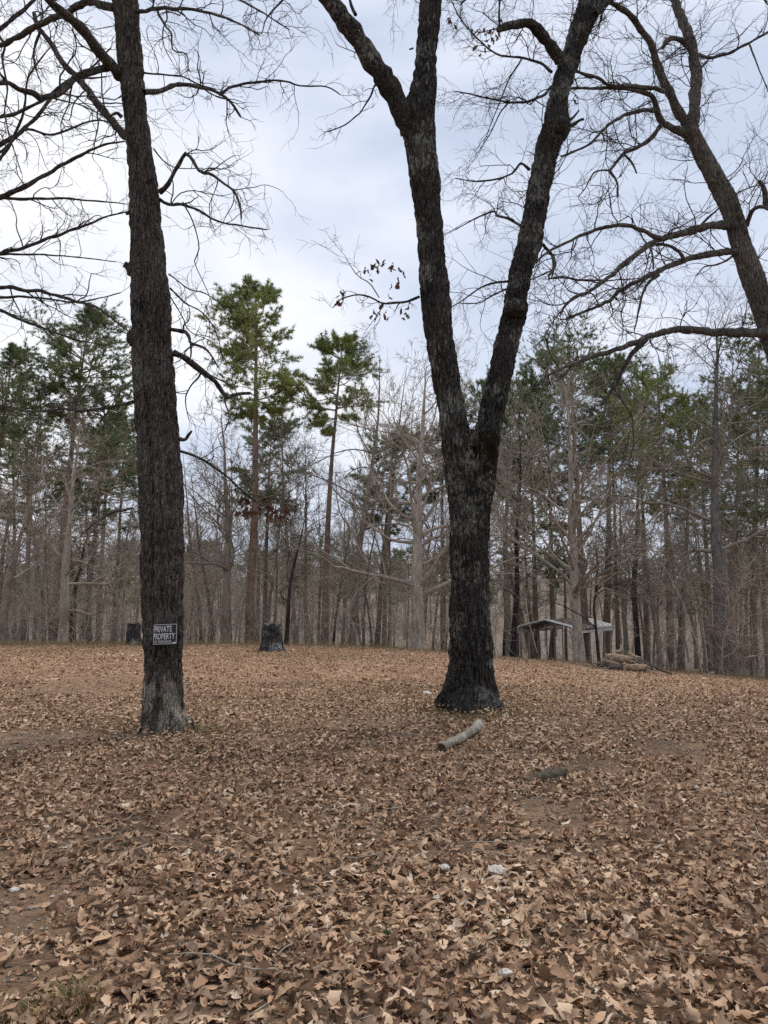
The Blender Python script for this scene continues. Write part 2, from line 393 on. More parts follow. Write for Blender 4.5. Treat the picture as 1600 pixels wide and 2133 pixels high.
def scatter_leaves(acc, shapes, y0, y1, per_m2, smin, smax, seed, tilt, keep=None):
    r = np.random.default_rng(seed)
    hw = lambda y: .52 * y + 1.0
    n = int(per_m2 * (y1 - y0) * 2 * hw(y1)); y = r.uniform(y0, y1, n); x = r.uniform(-1, 1, n) * hw(y1)
    k = (np.abs(x) < hw(y)) & (r.uniform(size=n) < leaf_density(x, y)); x, y = x[k], y[k]; n = len(x)
    lay = r.uniform(size=n); z = terrain(x, y) + .006 + pile(x, y) * lay
    yaw = r.uniform(0, 6.283, n); tl = np.radians(np.abs(r.normal(0, tilt, n)) * (.45 + .75 * lay)); td = r.uniform(0, 6.283, n)
    sc = (smin + (smax - smin) * r.uniform(size=n) ** 1.4) * np.where(r.uniform(size=n) < .04, 1.3, 1.0)
    # z-rotation, then tilt about a horizontal axis
    cz, sz = np.cos(yaw), np.sin(yaw); Z1 = np.zeros((n, 3, 3)); Z1[:, 0, 0] = cz; Z1[:, 0, 1] = -sz; Z1[:, 1, 0] = sz; Z1[:, 1, 1] = cz; Z1[:, 2, 2] = 1
    ax = np.stack([np.cos(td), np.sin(td), 0 * td], -1); c, s = np.cos(tl), np.sin(tl)
    Kx = np.zeros((n, 3, 3)); Kx[:, 0, 2] = ax[:, 1]; Kx[:, 1, 2] = -ax[:, 0]; Kx[:, 2, 0] = -ax[:, 1]; Kx[:, 2, 1] = ax[:, 0]
    T = np.eye(3)[None] + s[:, None, None] * Kx + (1 - c)[:, None, None] * (Kx @ Kx)
    M = (T @ Z1) * sc[:, None, None]
    flip = r.uniform(size=n) < .5; M[flip, :, 2] *= -1; M[flip, :, 0] *= -1
    tone = np.clip(r.normal(.45, .25, n) + .35 * noise(np.stack([x * .8, y * .8, 0 * x + 20], -1)) + .25 * noise(np.stack([x * 2.6, y * 2.6, 0 * x + 30], -1)), 0, 1)
    sh = r.integers(0, len(shapes), n); pos = np.stack([x, y, z], -1)
    sel = np.zeros(n, bool)
    if keep is not None:                       # the ones lying on top nearest the camera become objects of their own
        inview = (np.abs(x) < .47 * np.sqrt(y * y + 2.56) - .05) & (lay > .62) & (y > 2.95)
        order = np.argsort(np.where(inview, y, 1e9))[:keep]; sel[order] = True
    for q in range(len(shapes)):
        V, F = shapes[q]; i = np.where((sh == q) & ~sel)[0]
        if len(i) == 0: continue
        W = np.einsum('nij,vj->nvi', M[i], V) + pos[i][:, None]
        acc.add(W, (F[None] + (np.arange(len(i)) * len(V))[:, None, None]).reshape(-1, F.shape[1]), 0, tone=np.repeat(tone[i], len(V)))
    return [(int(sh[i]), M[i], pos[i] + np.array([0, 0, .012])) for i in np.where(sel)[0]]

near_shapes = leaf_set(11, 3, 60, 3)
litter = Acc()
solo = scatter_leaves(litter, near_shapes, 2.2, 5.0, 760, .04, .118, 21, 32, keep=300)
scatter_leaves(litter, leaf_set(8, 3, 30, 4), 5.0, 9.0, 420, .042, .115, 22, 29)
scatter_leaves(litter, leaf_set(4, 3, 14, 5), 9.0, 16.0, 290, .055, .112, 23, 27)
scatter_leaves(litter, leaf_set(3, 2, 10, 6), 16.0, 33.0, 150, .06, .12, 24, 26)
lo = link('leaf_litter', litter.mesh('leaf_litter', LEAF), ground); lo['kind'] = 'stuff'
leaf_me = []
for V, F in near_shapes:
    q = Acc(); q.add(V, F); leaf_me.append(q.mesh('leaf', LEAF1))
for sh, M, pos in solo:
    o = link('leaf', leaf_me[sh], ground); m4 = np.eye(4); m4[:3, :3] = M; m4[:3, 3] = pos; o.matrix_world = Matrix(m4.tolist())

# grit on the bare patch at the left
q = Acc(); r = np.random.default_rng(5)
octv = np.array([[1, 0, 0], [-1, 0, 0], [0, 1, 0], [0, -1, 0], [0, 0, .7], [0, 0, -.7]], float); octf = np.array([[0, 2, 4], [2, 1, 4], [1, 3, 4], [3, 0, 4], [2, 0, 5], [1, 2, 5], [3, 1, 5], [0, 3, 5]])
for cx, cy, hx, hy, n in [(p[0], p[1], p[2], p[3], int(700 * min(2, p[2] * p[3] * 3))) for p in PATCH]:
    x = cx + r.normal(0, .55, n) * hx; y = cy + r.normal(0, .55, n) * hy; s = r.uniform(.003, .011, n) * (1 + 1.2 * (r.uniform(size=n) > .97))
    V = octv[None] * s[:, None, None] * r.uniform(.6, 1.3, (n, 6, 3)) + np.stack([x, y, terrain(x, y) + s * .3], -1)[:, None]
    q.add(V, (octf[None] + (np.arange(n) * 6)[:, None, None]).reshape(-1, 3), 0, tone=np.repeat(r.uniform(size=n), 6))
GRIT, nt_, b_ = mat('grit', .9, .2)
nt_.links.new(ramp(nt_, nd(nt_, 'ShaderNodeAttribute', attribute_name='tone').outputs['Fac'], [(0, (.07, .055, .042)), (.7, (.22, .175, .13)), (1, (.45, .41, .35))]), b_.inputs['Base Color'])
o = link('gravel', q.mesh('gravel', GRIT, smooth=False)); o['kind'] = 'stuff'; tag(o, 'small brown grit on the bare soil patches between leaves', 'gravel')

# ------------------------------------------------------------------ trees in front
def px_path(pts, Y0, Y1):
    n = len(pts); return np.array([P(x, y, Y0 + (Y1 - Y0) * i / max(1, n - 1)) for i, (x, y) in enumerate(pts)])
def limb(pts, w0, w1, Y0, Y1, K=None, rng=R, jit=.0):
    """a traced limb: photograph pixels, width in pixels at both ends, distance at both ends"""
    c = catmull(px_path(pts, Y0, Y1), 6); t = np.linspace(0, 1, len(c))
    w = w0 + (w1 - w0) * t
    r = np.array([w_ * .5 * mpp(p) for w_, p in zip(w, c)])
    L = np.linalg.norm(np.diff(c, axis=0), axis=1).sum()
    c, r, L = resample(c, r, K or max(8, int(L / .09)))
    k = noise(c * 4.0 + 17); k2 = noise(c * 4.0 + 91); c = c + np.stack([k, 0 * k, k2], -1) * np.minimum(r, .03)[:, None] * 1.6
    r = r * (1 + .45 * noise(c * 9.0))
    return c, r
def sprout(acc, limbs, dens, rng, L1=(.5, 1.5), n2=5, n3=4, up=.03, thick=1.0, S=3, minr=.0030, t0=.12):
    """twigs on limbs: three generations of wiry, crooked shoots"""
    for c, r in limbs:
        L = np.linalg.norm(np.diff(c, axis=0), axis=1).sum(); n = max(2, int(L * dens))
        o, d, pr, _, t = spawn(c[None], r[None], n, t0, 1, 35, 80, rng)
        l1 = rng.uniform(*L1, len(o)) * (1.1 - .45 * t); r1 = np.clip(pr * .5, minr * 1.6, .013) * thick
        p1 = grow(o, d, l1, 9, .19, up, rng); q1 = taper(r1, 9, .42); tubes(acc, p1, q1, S + 1)
        o, d, pr, pl, t = spawn(p1, q1, n2, .15, 1, 30, 75, rng)
        p2 = grow(o, d, pl * rng.uniform(.28, .62, len(o)), 5, .18, up, rng); q2 = taper(np.clip(pr * .75, minr, .012) * thick, 5, .55); tubes(acc, p2, q2, S)
        if n3:
            o, d, pr, pl, t = spawn(p2, q2, n3, .1, 1, 30, 75, rng)
            p3 = grow(o, d, pl * rng.uniform(.25, .65, len(o)), 3, .18, up, rng); q3 = taper(np.clip(pr * .8, minr * .8, .008) * thick, 3, .6); tubes(acc, p3, q3, S)

def bark_tube(c, r, S, furrow=.018, groove=None, flare=None, rng=R, fscale=(11, 2.4)):
    """a trunk with furrowed bark as real relief. c, r: centre line and radii (dense)"""
    t = unit(np.gradient(c, axis=0)); a_ = unit(np.cross(t, np.array([0, 1., 0]))); b_ = np.cross(t, a_)
    th = np.arange(S) * 2 * np.pi / S
    dirs = np.cos(th)[None, :, None] * a_[:, None] + np.sin(th)[None, :, None] * b_[:, None]
    V = c[:, None] + r[:, None, None] * dirs
    q = V.reshape(-1, 3)
    warp = noise(q * 2.2 + 3)[:, None] * .35
    f = np.array([fscale[0], fscale[0], fscale[1]])
    n1 = noise(q * f + warp); n2 = noise(q * f * 2.1 + 31)
    h = np.minimum(np.abs(n1) * 3.4, 1) * .7 + np.minimum(np.abs(n2) * 3.2, 1) * .3
    h = (h - 1) * furrow + noise(q * 1.6 + 8) * .02 * 1.5
    h = h.reshape(len(c), S)
    h = h * np.clip(r / .2, .25, 1.1)[:, None]
    if groove is not None:
        h = h + groove(th[None, :], c[:, 2:3])
    if flare is not None:
        h = h + flare(th[None, :], c[:, 2:3])
    return V + h[..., None] * dirs
def tube_faces(n, S):
    i = np.arange(n * S).reshape(n, S); j = np.roll(i, -1, 1)
    return np.stack([i[:-1], j[:-1], j[1:], i[1:]], -1).reshape(-1, 4)
def trunk_from_rows(rows, Yd, dz=.028, lean=0.):
    """rows: (y, left, right) in photograph pixels; Yd distance; lean: metres further away per metre of height"""
    c = []; r = []
    for y, l, rr in rows:
        Y_ = Yd
        for _ in range(4):
            p = P((l + rr) / 2, y, Y_); Y_ = Yd + lean * max(0, p[2])
        p = P((l + rr) / 2, y, Y_); c.append(p); r.append((rr - l) / 2 * mpp(p))
    c = np.array(c); r = np.array(r)
    n = max(4, int(np.linalg.norm(np.diff(c, axis=0), axis=1).sum() / dz))
    cc = catmull(c, 10); rc = np.interp(np.linspace(0, len(r) - 1, len(cc)), np.arange(len(r)), r)
    k = np.array([.25, .5, .25]); rs = np.concatenate([[rc[0]], np.convolve(rc, k, 'valid'), [rc[-1]]])
    c2, r2, _ = resample(cc, rs, n); return c2, r2

def put_limbs(parent, limbs, material, base, S=10, name='limb'):
    for c, r in limbs:
        q = Acc(); c = np.array(c)
        # a blunt end
        tubes(q, np.vstack([c, c[-1] + (c[-1] - c[-2]) * .3]), np.append(r, r[-1] * .15), S)
        link(name, q.mesh(name, material, base=base), parent)
def knob(q, pos, rad, squash=(1, 1, 1), seed=0):
    """a burl: a lumpy swelling"""
    u = np.linspace(0, np.pi, 11); v = np.arange(16) * 2 * np.pi / 16
    d = np.stack([np.sin(u)[:, None] * np.cos(v), np.sin(u)[:, None] * np.sin(v), np.cos(u)[:, None] + 0 * v], -1)
    rr = rad * (1 + .5 * noise(d.reshape(-1, 3) * 2.3 + seed).reshape(d.shape[:2]))
    q.add(np.asarray(pos) + d * rr[..., None] * np.array(squash), tube_faces(11, 16))

# --- the oak with the sign
Y1 = 9.9
rows1 = [(1528, 284, 408), (1510, 286, 402), (1490, 290, 392), (1460, 294, 386), (1400, 297, 384), (1300, 293, 385), (1200, 290, 386), (1100, 288, 387), (1000, 285, 385),
         (900, 280, 377), (800, 274, 367), (700, 269, 360), (600, 268, 356), (500, 269, 343), (400, 267, 333), (300, 261, 318), (200, 251, 305), (100, 240, 297),
         (0, 230, 290), (-120, 222, 280), (-300, 218, 268), (-500, 215, 255)]
c, r = trunk_from_rows(rows1, Y1); r = r * .94
base1 = np.array([c[0][0] + .0, Y1, tz(c[0][0], Y1)])
def groove1(th, z):                       # the seam between the two fused stems, facing the camera, and soft flutes
    g = lambda t0, w: np.exp(-((np.angle(np.exp(1j * (th - t0)))) / w) ** 2)
    return -.06 * g(-np.pi / 2 - .22, .16) * sstep(1.1, 2.0, z) * sstep(6.6, 5.6, z) - .02 * g(-np.pi / 2 + .75, .3) * sstep(.5, 2, z)
def flare1(th, z):
    return (.10 * np.maximum(0, np.cos(th * 2.5 + .6)) ** 3 + .05 * np.cos(th * 7 + 2)) * sstep(.45, -.1, z) ** 1.5
# find which angle faces the camera
V = bark_tube(c, r, 150, .022, None, None)
t0_ = np.argmin(V[200, :, 1]) * 2 * np.pi / 150
gr = lambda th, z: groove1(th - t0_ - np.pi / 2, z)
V = bark_tube(c, r, 150, .040, gr, flare1, fscale=(20, 3.4))
oak1 = thing('oak_tree', base1, 'dark straight oak trunk carrying the black private property sign', 'tree')
q = Acc(); q.add(V, tube_faces(len(c), 150))
trunk1 = link('trunk', q.mesh('trunk', BARK1, base=base1), oak1)
def burl(parent, base, m, *args):
    q = Acc(); knob(q, *args); link('burl', q.mesh('burl', m, base=base), parent)
burl(trunk1, base1, BARK1, P(280, 704, Y1 - .1), .10, (1., .9, 1.3), 2); burl(trunk1, base1, BARK1, P(276, 560, Y1 - .05), .085, (1., .9, 1.3), 1)

L1 = [limb([(248, 160), (235, 140), (215, 115), (190, 85), (160, 50), (130, 25), (95, -10), (60, -60), (20, -130)], 26, 14, Y1, Y1 - 1.6),
      limb([(238, 138), (215, 142), (185, 150), (155, 165), (130, 190), (90, 205), (70, 195), (40, 185), (15, 172), (-25, 170), (-80, 140)], 17, 8, Y1, Y1 - 2.0),
      limb([(268, 290), (258, 278), (235, 255), (210, 225), (185, 190), (160, 160), (130, 130), (110, 95), (85, 65), (70, 30)], 19, 8, Y1, Y1 + 1.5),
      limb([(240, 20), (215, 8), (190, 4), (165, 10), (130, 30), (95, 45), (50, 70), (0, 95), (-60, 110)], 16, 9, Y1, Y1 + 1.8),
      limb([(288, 24), (310, 20), (350, 18), (400, 20), (450, 30), (500, 50), (540, 72)], 9, 3.2, Y1 - .1, Y1 - 1.8),
      limb([(300, 190), (330, 190), (360, 178), (390, 175), (430, 185), (462, 195), (485, 215), (500, 242)], 11, 4.5, Y1 - .1, Y1 + 1.4),
      limb([(332, 402), (345, 388), (355, 372), (365, 350), (377, 335), (383, 318), (400, 335), (415, 356), (440, 362), (470, 385), (490, 400), (500, 430), (503, 455)], 11, 3.6, Y1 - .1, Y1 - .9),
      limb([(333, 415), (355, 425), (375, 425), (410, 437), (450, 460), (500, 470), (555, 478)], 8, 2.6, Y1, Y1 + 1.2),
      limb([(358, 685), (380, 690), (393, 700), (398, 715), (420, 720), (440, 740), (455, 765)], 9, 3.2, Y1, Y1 - .8),
      limb([(362, 733), (385, 745), (410, 765), (440, 787), (455, 802), (472, 827), (482, 823), (522, 820)], 14, 7, Y1, Y1 + .7),
      limb([(280, 838), (230, 848), (180, 856), (130, 852), (60, 856), (0, 845), (-60, 850)], 7, 3, Y1 + .1, Y1 + 3),
      limb([(376, 940), (400, 948), (430, 962), (470, 990), (505, 1022), (545, 1052), (585, 1066)], 6, 2.6, Y1, Y1 + 1.0),
      limb([(372, 912), (384, 915), (392, 906), (400, 898)], 9, 4, Y1 - .1, Y1 - .2),
      limb([(285, 560), (272, 555), (258, 549)], 18, 14, Y1 - .05, Y1 - .1), limb([(282, 440), (270, 442), (262, 445)], 9, 8, Y1 - .05, Y1 - .1),
      limb([(256, 243), (246, 235), (240, 237), (228, 243)], 8, 4, Y1 - .2, Y1 - .3),
      limb([(276, 1060), (250, 1064), (222, 1074), (190, 1096), (165, 1118)], 5, 2.2, Y1 + .1, Y1 + 1.2)]
S1 = [limb([(462, 193), (490, 178), (540, 170), (590, 168), (625, 178), (680, 180), (708, 197)], 6, 2.2, Y1 + 1.1, Y1 + 2.2),
      limb([(328, 22), (335, 40), (345, 55), (357, 70), (361, 105), (388, 112), (392, 145)], 5, 2.2, Y1 - .2, Y1 - .7),
      limb([(300, 152), (340, 155), (380, 160), (420, 178), (450, 185)], 4.5, 2, Y1, Y1 - 1.2),
      limb([(398, 715), (399, 735), (396, 748)], 5, 2.5, Y1 - .3, Y1 - .35),
      limb([(85, 65), (75, 90), (70, 115), (75, 145), (85, 170)], 6, 2.5, Y1 + 1.4, Y1 + 1.4),
      limb([(10, 95), (5, 130), (15, 180), (10, 240), (25, 300), (45, 360)], 5, 2, Y1 + 1.7, Y1 + 1.2),
      limb([(380, 420), (405, 470), (415, 520), (405, 545), (425, 590), (440, 625)], 3, 1.6, Y1 + .2, Y1 + .6),
      limb([(355, 600), (385, 630), (420, 650), (450, 690), (462, 740)], 4, 1.8, Y1, Y1 - .7),
      limb([(352, 570), (390, 600), (430, 612), (470, 640)], 3.5, 1.6, Y1, Y1 + .9),
      limb([(350, 610), (380, 660), (395, 690), (440, 710)], 3, 1.6, Y1 - .1, Y1 - 1),
      limb([(320, 310), (345, 340), (375, 350), (420, 350)], 3, 1.5, Y1, Y1 + .7),
      limb([(230, -40), (330, -60), (430, -30), (520, 10), (600, 60)], 8, 2.5, Y1, Y1 - 1.5),
      limb([(230, -60), (150, -100), (60, -70), (-20, 10)], 9, 3, Y1, Y1 - 1.8)]
put_limbs(oak1, L1 + S1, BARK1, base1)
rg = np.random.default_rng(31); q = Acc()
sprout(q, L1[:4], 3.0, rg, (.5, 1.4), 4, 3, .03); sprout(q, L1[4:10], 4.6, rg, (.3, .95), 4, 3, .0); sprout(q, L1[10:12], 4, rg, (.3, .9), 4, 3, .0)
sprout(q, S1, 4.0, rg, (.25, .85), 4, 3, -.01)
# epicormic shoots straight from the trunk
ii = rg.integers(330, 900, 46); o_ = c[np.minimum(ii, len(c) - 2)]; an = rg.uniform(0, 6.283, 46); d_ = np.stack([np.cos(an), np.sin(an) * .8, rg.uniform(-.5, .4, 46)], -1)
p_ = grow(o_ + unit(d_) * .15, d_, rg.uniform(.5, 1.5, 46), 9, .22, -.03, rg); q_ = taper(rg.uniform(.005, .008, 46), 9, .4); tubes(q, p_, q_, 4)
o2, d2, r2, l2, _ = spawn(p_, q_, 5, .2, 1, 30, 70, rg); p2 = grow(o2, d2, l2 * rg.uniform(.25, .55, len(o2)), 5, .25, -.02, rg); tubes(q, p2, taper(np.clip(r2 * .8, .003, .005), 5, .6), 3)
link('crown', q.mesh('crown', TWIG, base=base1), oak1)

def leaf_cluster(parent, base, pos, n, spread, size, seed):
    r_ = np.random.default_rng(seed); sh = leaf_set(9, 3, 8, seed)
    for k in range(n):                       # each hanging leaf is a part of its tree
        V_, F_ = sh[k % 8]; d = unit(r_.normal(size=3) * np.array([.7, .7, .35]) + np.array([0, 0, -.9])); x = unit(np.cross(d, r_.normal(size=3))); z = np.cross(x, d); q = Acc()
        q.add((V_ + np.array([0, .45, 0])) @ (np.stack([x, d, z]) * size * r_.uniform(.7, 1.15)) + pos + r_.normal(size=3) * spread, F_, 0, tone=np.full(len(V_), r_.uniform(.1, .6)))
        link('leaf', q.mesh('leaf', LEAF_HANG, base=base), parent)
LEAF_HANG, nt_, b_ = mat('hanging_dead_leaf', .7, .2)
nt_.links.new(ramp(nt_, nd(nt_, 'ShaderNodeAttribute', attribute_name='tone').outputs['Fac'], [(0, (.055, .026, .018)), (1, (.21, .105, .06))]), b_.inputs['Base Color'])
for k, (x, y, n) in enumerate([(512, 1048, 9), (530, 1075, 7), (555, 1060, 6), (572, 1078, 13), (598, 1072, 7), (510, 1075, 4)]):
    leaf_cluster(oak1, base1, P(x, y - 12, Y1 + .85), n + 1, .04, .135, 40 + k)

# --- the sign on its trunk
SG_C = P(342.5, 1321, 1); 
i_ = np.argmin(np.abs(c[:, 2] - P(342, 1321, 9.65)[2])); trunk_c, trunk_r = c[i_], r[i_]
sw, sh_, RC = .318, .262, .34
front = trunk_c[1] - trunk_r - .036
sgp = P(342.5, 1321, front)
sign = thing('no_trespassing_sign', (sgp[0], sgp[1], sgp[2] - sh_ / 2), 'black and white private property no trespassing sign on the oak trunk', 'sign')
def wrap(v, off):
    """flat sign coordinates (x, height) onto its curved sheet"""
    v = np.asarray(v, float); th = (v[:, 0] - .012) / RC
    return np.stack([RC * np.sin(th) + .012, RC * (1 - np.cos(th)) - off * np.cos(th), v[:, 1] + .006 * v[:, 0] / sw * 2], -1)
def sheet(w0, w1, h0, h1, off, n=16):
    x = np.linspace(w0, w1, n); v = np.concatenate([np.stack([x, 0 * x + h0], -1), np.stack([x, 0 * x + h1], -1)])
    return wrap(v, off), np.array([[k, k + 1, n + k + 1, n + k] for k in range(n - 1)])
SBLK = plain('sign_black', (.012, .012, .013), (.020, .020, .021), 30, .45, spec=.4); SWHT = plain('sign_white', (.52, .52, .50), (.68, .68, .66), 25, .5)
q = Acc()
for off in (.0, .003):
    v, f = sheet(-sw / 2, sw / 2, 0, sh_, off); q.add(v, f)
n_ = 16                                       # rim
for a0, b0 in ((0, n_),):
    pass
q.f.append((np.array([[k, k + 1, 2 * n_ + k + 1, 2 * n_ + k] for k in range(n_ - 1)] + [[n_ + k, n_ + k + 1, 3 * n_ + k + 1, 3 * n_ + k] for k in range(n_ - 1)] + [[0, n_, 3 * n_, 2 * n_], [n_ - 1, 2 * n_ - 1, 4 * n_ - 1, 3 * n_ - 1]]), 0))
panel = link('panel', q.mesh('panel', SBLK, smooth=False), sign)
q = Acc(); m0, m1 = .010, .0155
for (w0, w1, h0, h1) in ((-sw / 2 + m0, sw / 2 - m0, m0, m1), (-sw / 2 + m0, sw / 2 - m0, sh_ - m1, sh_ - m0), (-sw / 2 + m0, -sw / 2 + m1, m1, sh_ - m1), (sw / 2 - m1, sw / 2 - m0, m1, sh_ - m1)):
    v, f = sheet(w0, w1, h0, h1, .0042); q.add(v, f)
v, f = sheet(sw / 2 - .055, sw / 2 - .017, .0165, .030, .0042, 6); q.add(v, f)
link('border', q.mesh('border', SWHT, smooth=False), panel)
def word(txt, w, h, x0, y0, bold):
    cu = bpy.data.curves.new('lettering', 'FONT'); cu.body = txt; cu.size = 1; cu.offset = bold; cu.resolution_u = 3; cu.space_character = 1.06
    ob = bpy.data.objects.new('lettering', cu); C.objects.link(ob)
    dg = bpy.context.evaluated_depsgraph_get(); me = ob.evaluated_get(dg).to_mesh()
    v = np.array([p.co[:] for p in me.vertices]); f = [tuple(p.vertices) for p in me.polygons]
    ob.evaluated_get(dg).to_mesh_clear(); bpy.data.objects.remove(ob); bpy.data.curves.remove(cu)
    lo_, hi_ = v.min(0), v.max(0); v2 = np.stack([(v[:, 0] - lo_[0]) / (hi_[0] - lo_[0]) * w + x0, (v[:, 1] - lo_[1]) / (hi_[1] - lo_[1]) * h + y0], -1)
    me2 = bpy.data.meshes.new('lettering'); me2.from_pydata([tuple(p) for p in wrap(v2, .0045)], [], f); me2.materials.append(SWHT); me2.update()
    link('lettering', me2, panel)
word('PRIVATE', .225, .075, -.135, .158, .016); word('PROPERTY', .275, .075, -.147, .068, .016); word('NO TRESPASSING', .225, .028, -.138, .027, .014)
nailm = plain('nail_steel', (.2, .2, .2), (.3, .3, .3), 40, .5)
for x_, y_ in ((-.125, sh_ - .022), (.125, sh_ - .022), (-.125, .022), (.135, .045)):
    q = Acc(); w_ = wrap(np.array([[x_, y_]]), .006)[0]; tubes(q, np.array([w_ + [0, -.002, 0], w_ + [0, .004, 0]]), np.array([.0035, .0045]), 8, cap=True); link('nail', q.mesh('nail', nailm), panel)

# --- the forked oak
Y2 = 11.9
rows2 = [(1482, 908, 1050), (1468, 911, 1046), (1450, 917, 1041), (1425, 924, 1036), (1400, 930, 1033), (1350, 933, 1028), (1300, 935, 1023), (1200, 936, 1020), (1100, 935, 1022), (1040, 931, 1028),
         (1000, 927, 1034), (960, 922, 1038), (930, 919, 1040), (905, 922, 1036)]
rowsL = [(1010, 928, 992), (960, 922, 988), (898, 915, 979), (850, 908, 971), (800, 901, 961), (699, 885, 947), (601, 872, 939), (500, 868, 926), (400, 857, 920), (330, 847, 913), (280, 838, 911), (240, 833, 910), (200, 850, 910),
         (150, 862, 911), (100, 865, 913), (0, 872, 921), (-120, 872, 918), (-300, 868, 908), (-450, 862, 895)]
rowsR = [(1010, 968, 1034), (960, 976, 1038), (898, 990, 1045), (828, 1003, 1058), (734, 1025, 1077), (680, 1038, 1092), (645, 1045, 1101), (620, 1050, 1099), (560, 1063, 1114), (500, 1078, 1131), (400, 1098, 1146), (350, 1107, 1157), (300, 1117, 1170),
         (265, 1128, 1191), (235, 1134, 1184), (200, 1143, 1186), (150, 1156, 1201), (100, 1173, 1218), (50, 1188, 1238), (0, 1203, 1258), (-120, 1230, 1278), (-300, 1250, 1292), (-450, 1262, 1296)]
c2, r2 = trunk_from_rows(rows2, Y2); base2 = np.array([P(978, 1470, Y2)[0], Y2, 0.]); base2[2] = tz(base2[0], Y2)
flare2 = lambda th, z: (.07 * np.cos(th * 4 + 1.1) + .05 * np.cos(th * 9 + .3)) * sstep(.6, -.1, z) ** 1.5
oak2 = thing('oak_tree', base2, 'largest dark oak, forked into a wide V above its thick base', 'tree')
q = Acc(); q.add(bark_tube(c2, r2, 190, .062, None, flare2, fscale=(15, 2.8)), tube_faces(len(c2), 190))
link('trunk', q.mesh('trunk', BARK2, base=base2), oak2)
cl, rl = trunk_from_rows(rowsL, Y2, .034, -.0); cr_, rr_ = trunk_from_rows(rowsR, Y2, .034, .12)
for cc_, rc_ in ((cl, rl), (cr_, rr_)):
    q = Acc(); q.add(bark_tube(cc_, rc_, 110, .050, fscale=(15, 2.8)), tube_faces(len(cc_), 110)); stem = link('stem', q.mesh('stem', BARK2, base=base2), oak2)
for k_ in ((P(1168, 262, Y2 + 1.0), .14, (1.3, 1.1, 1.1), 5), (P(1075, 642, Y2 + .5), .185, (1.1, .95, .8), 6), (P(884, 605, Y2 - .05), .09, (.8, .9, 1.3), 7)): burl(stem, base2, BARK2, *k_)
YR = Y2 + 1.0
L2 = [limb([(858, 268), (845, 245), (815, 190), (785, 140), (745, 80), (700, 20), (670, -20), (630, -70), (570, -130)], 50, 30, Y2, Y2 - .8),
      limb([(1168, 125), (1155, 105), (1140, 85), (1120, 60), (1100, 48), (1075, 50), (1050, 58), (1040, 62)], 25, 14, YR + .1, YR - .6),
      limb([(1150, 182), (1130, 200), (1100, 211), (1060, 213), (1000, 200), (950, 190)], 7, 2.5, YR, YR - 1.3),
      limb([(1150, 150), (1120, 130), (1085, 120), (1040, 115), (1000, 85), (960, 40), (940, 0)], 6, 2.2, YR, YR + 1.0),
      limb([(1102, 352), (1085, 340), (1060, 365), (1000, 378), (950, 372)], 6, 2.2, YR - .2, YR - 1.1),
      limb([(1088, 472), (1060, 455), (1035, 450), (1030, 440), (1000, 450), (950, 478)], 7, 2.2, YR - .3, YR + .6),
      limb([(874, 618), (845, 628), (800, 632), (760, 615), (715, 620), (695, 640)], 6, 2.0, Y2, Y2 - .8),
      limb([(1060, 585), (1030, 590), (1000, 600), (965, 625), (940, 640)], 5, 2, YR - .5, YR + .4),
      limb([(1060, 600), (1030, 612), (1000, 630), (960, 632)], 4, 2, YR - .5, YR - 1.2),
      limb([(1190, 262), (1205, 250), (1216, 247)], 8, 5, YR, YR - .1), limb([(1186, 250), (1198, 240), (1206, 230)], 6, 3.5, YR, YR + .1),
      limb([(860, 100), (855, 102), (852, 102)], 4, 3, Y2, Y2),
      limb([(1130, 510), (1150, 530), (1155, 550), (1150, 575)], 7, 3, YR, YR + .4),
      limb([(800, 190), (782, 175), (770, 205), (745, 240), (715, 262), (684, 274)], 5, 2, Y2 - .2, Y2 - 1),
      limb([(742, 30), (732, 12), (731, -10), (735, -50)], 8, 4, Y2 - .5, Y2 - .4),
      limb([(1042, 60), (1040, 35), (1041, 10), (1045, -30)], 5, 3, YR - .6, YR - .6)]
S2 = [limb([(1240, 30), (1265, 5), (1300, -20), (1350, -60)], 14, 6, YR, YR + 1), limb([(1090, 120), (1060, 165), (1040, 215), (1010, 290)], 4, 1.8, YR - .4, YR - .8),
      limb([(1060, 213), (1040, 240), (1020, 280), (1000, 310)], 3.5, 1.6, YR - .7, YR - 1), limb([(885, -60), (940, -90), (1000, -60), (1040, 0)], 8, 2.5, Y2, Y2 - 1.5),
      limb([(700, -60), (760, -100), (830, -80), (850, -20)], 7, 2.5, Y2, Y2 - 1.2), limb([(640, -40), (600, -10), (560, 30), (545, 70)], 6, 2, Y2 - .8, Y2 - 1.6),
      limb([(790, 620), (770, 590), (745, 575), (725, 545)], 2.6, 1.4, Y2 - .4, Y2 - .5), limb([(800, 632), (790, 650), (780, 665)], 2.2, 1.2, Y2 - .3, Y2 - .3),
      limb([(1230, -60), (1160, -110), (1080, -80), (1000, -30), (960, 10)], 10, 3, YR, YR - 1.4)]
put_limbs(oak2, L2 + S2, BARK2, base2)
rg = np.random.default_rng(37); q = Acc()
sprout(q, [L2[0]], 1.2, rg, (.4, 1.0), 4, 3, .0, t0=.3); sprout(q, [L2[1]], 3, rg, (.4, 1.0), 4, 3, .03); sprout(q, L2[2:6] + L2[7:9], 5.2, rg, (.4, 1.15), 5, 4, .01); sprout(q, [L2[6], L2[13]], 4.5, rg, (.2, .6), 4, 2, 0.)
sprout(q, [L2[12]], 5, rg, (.4, .9), 4, 3); sprout(q, S2, 4, rg, (.4, 1.2), 5, 4, -.01); sprout(q, [(cr_[len(cr_) // 4: int(len(cr_) * .85)], rr_[len(cr_) // 4: int(len(cr_) * .85)] * .2)], 3.0, rg, (.6, 1.5), 5, 4, .02)
link('crown', q.mesh('crown', TWIG, base=base2), oak2)
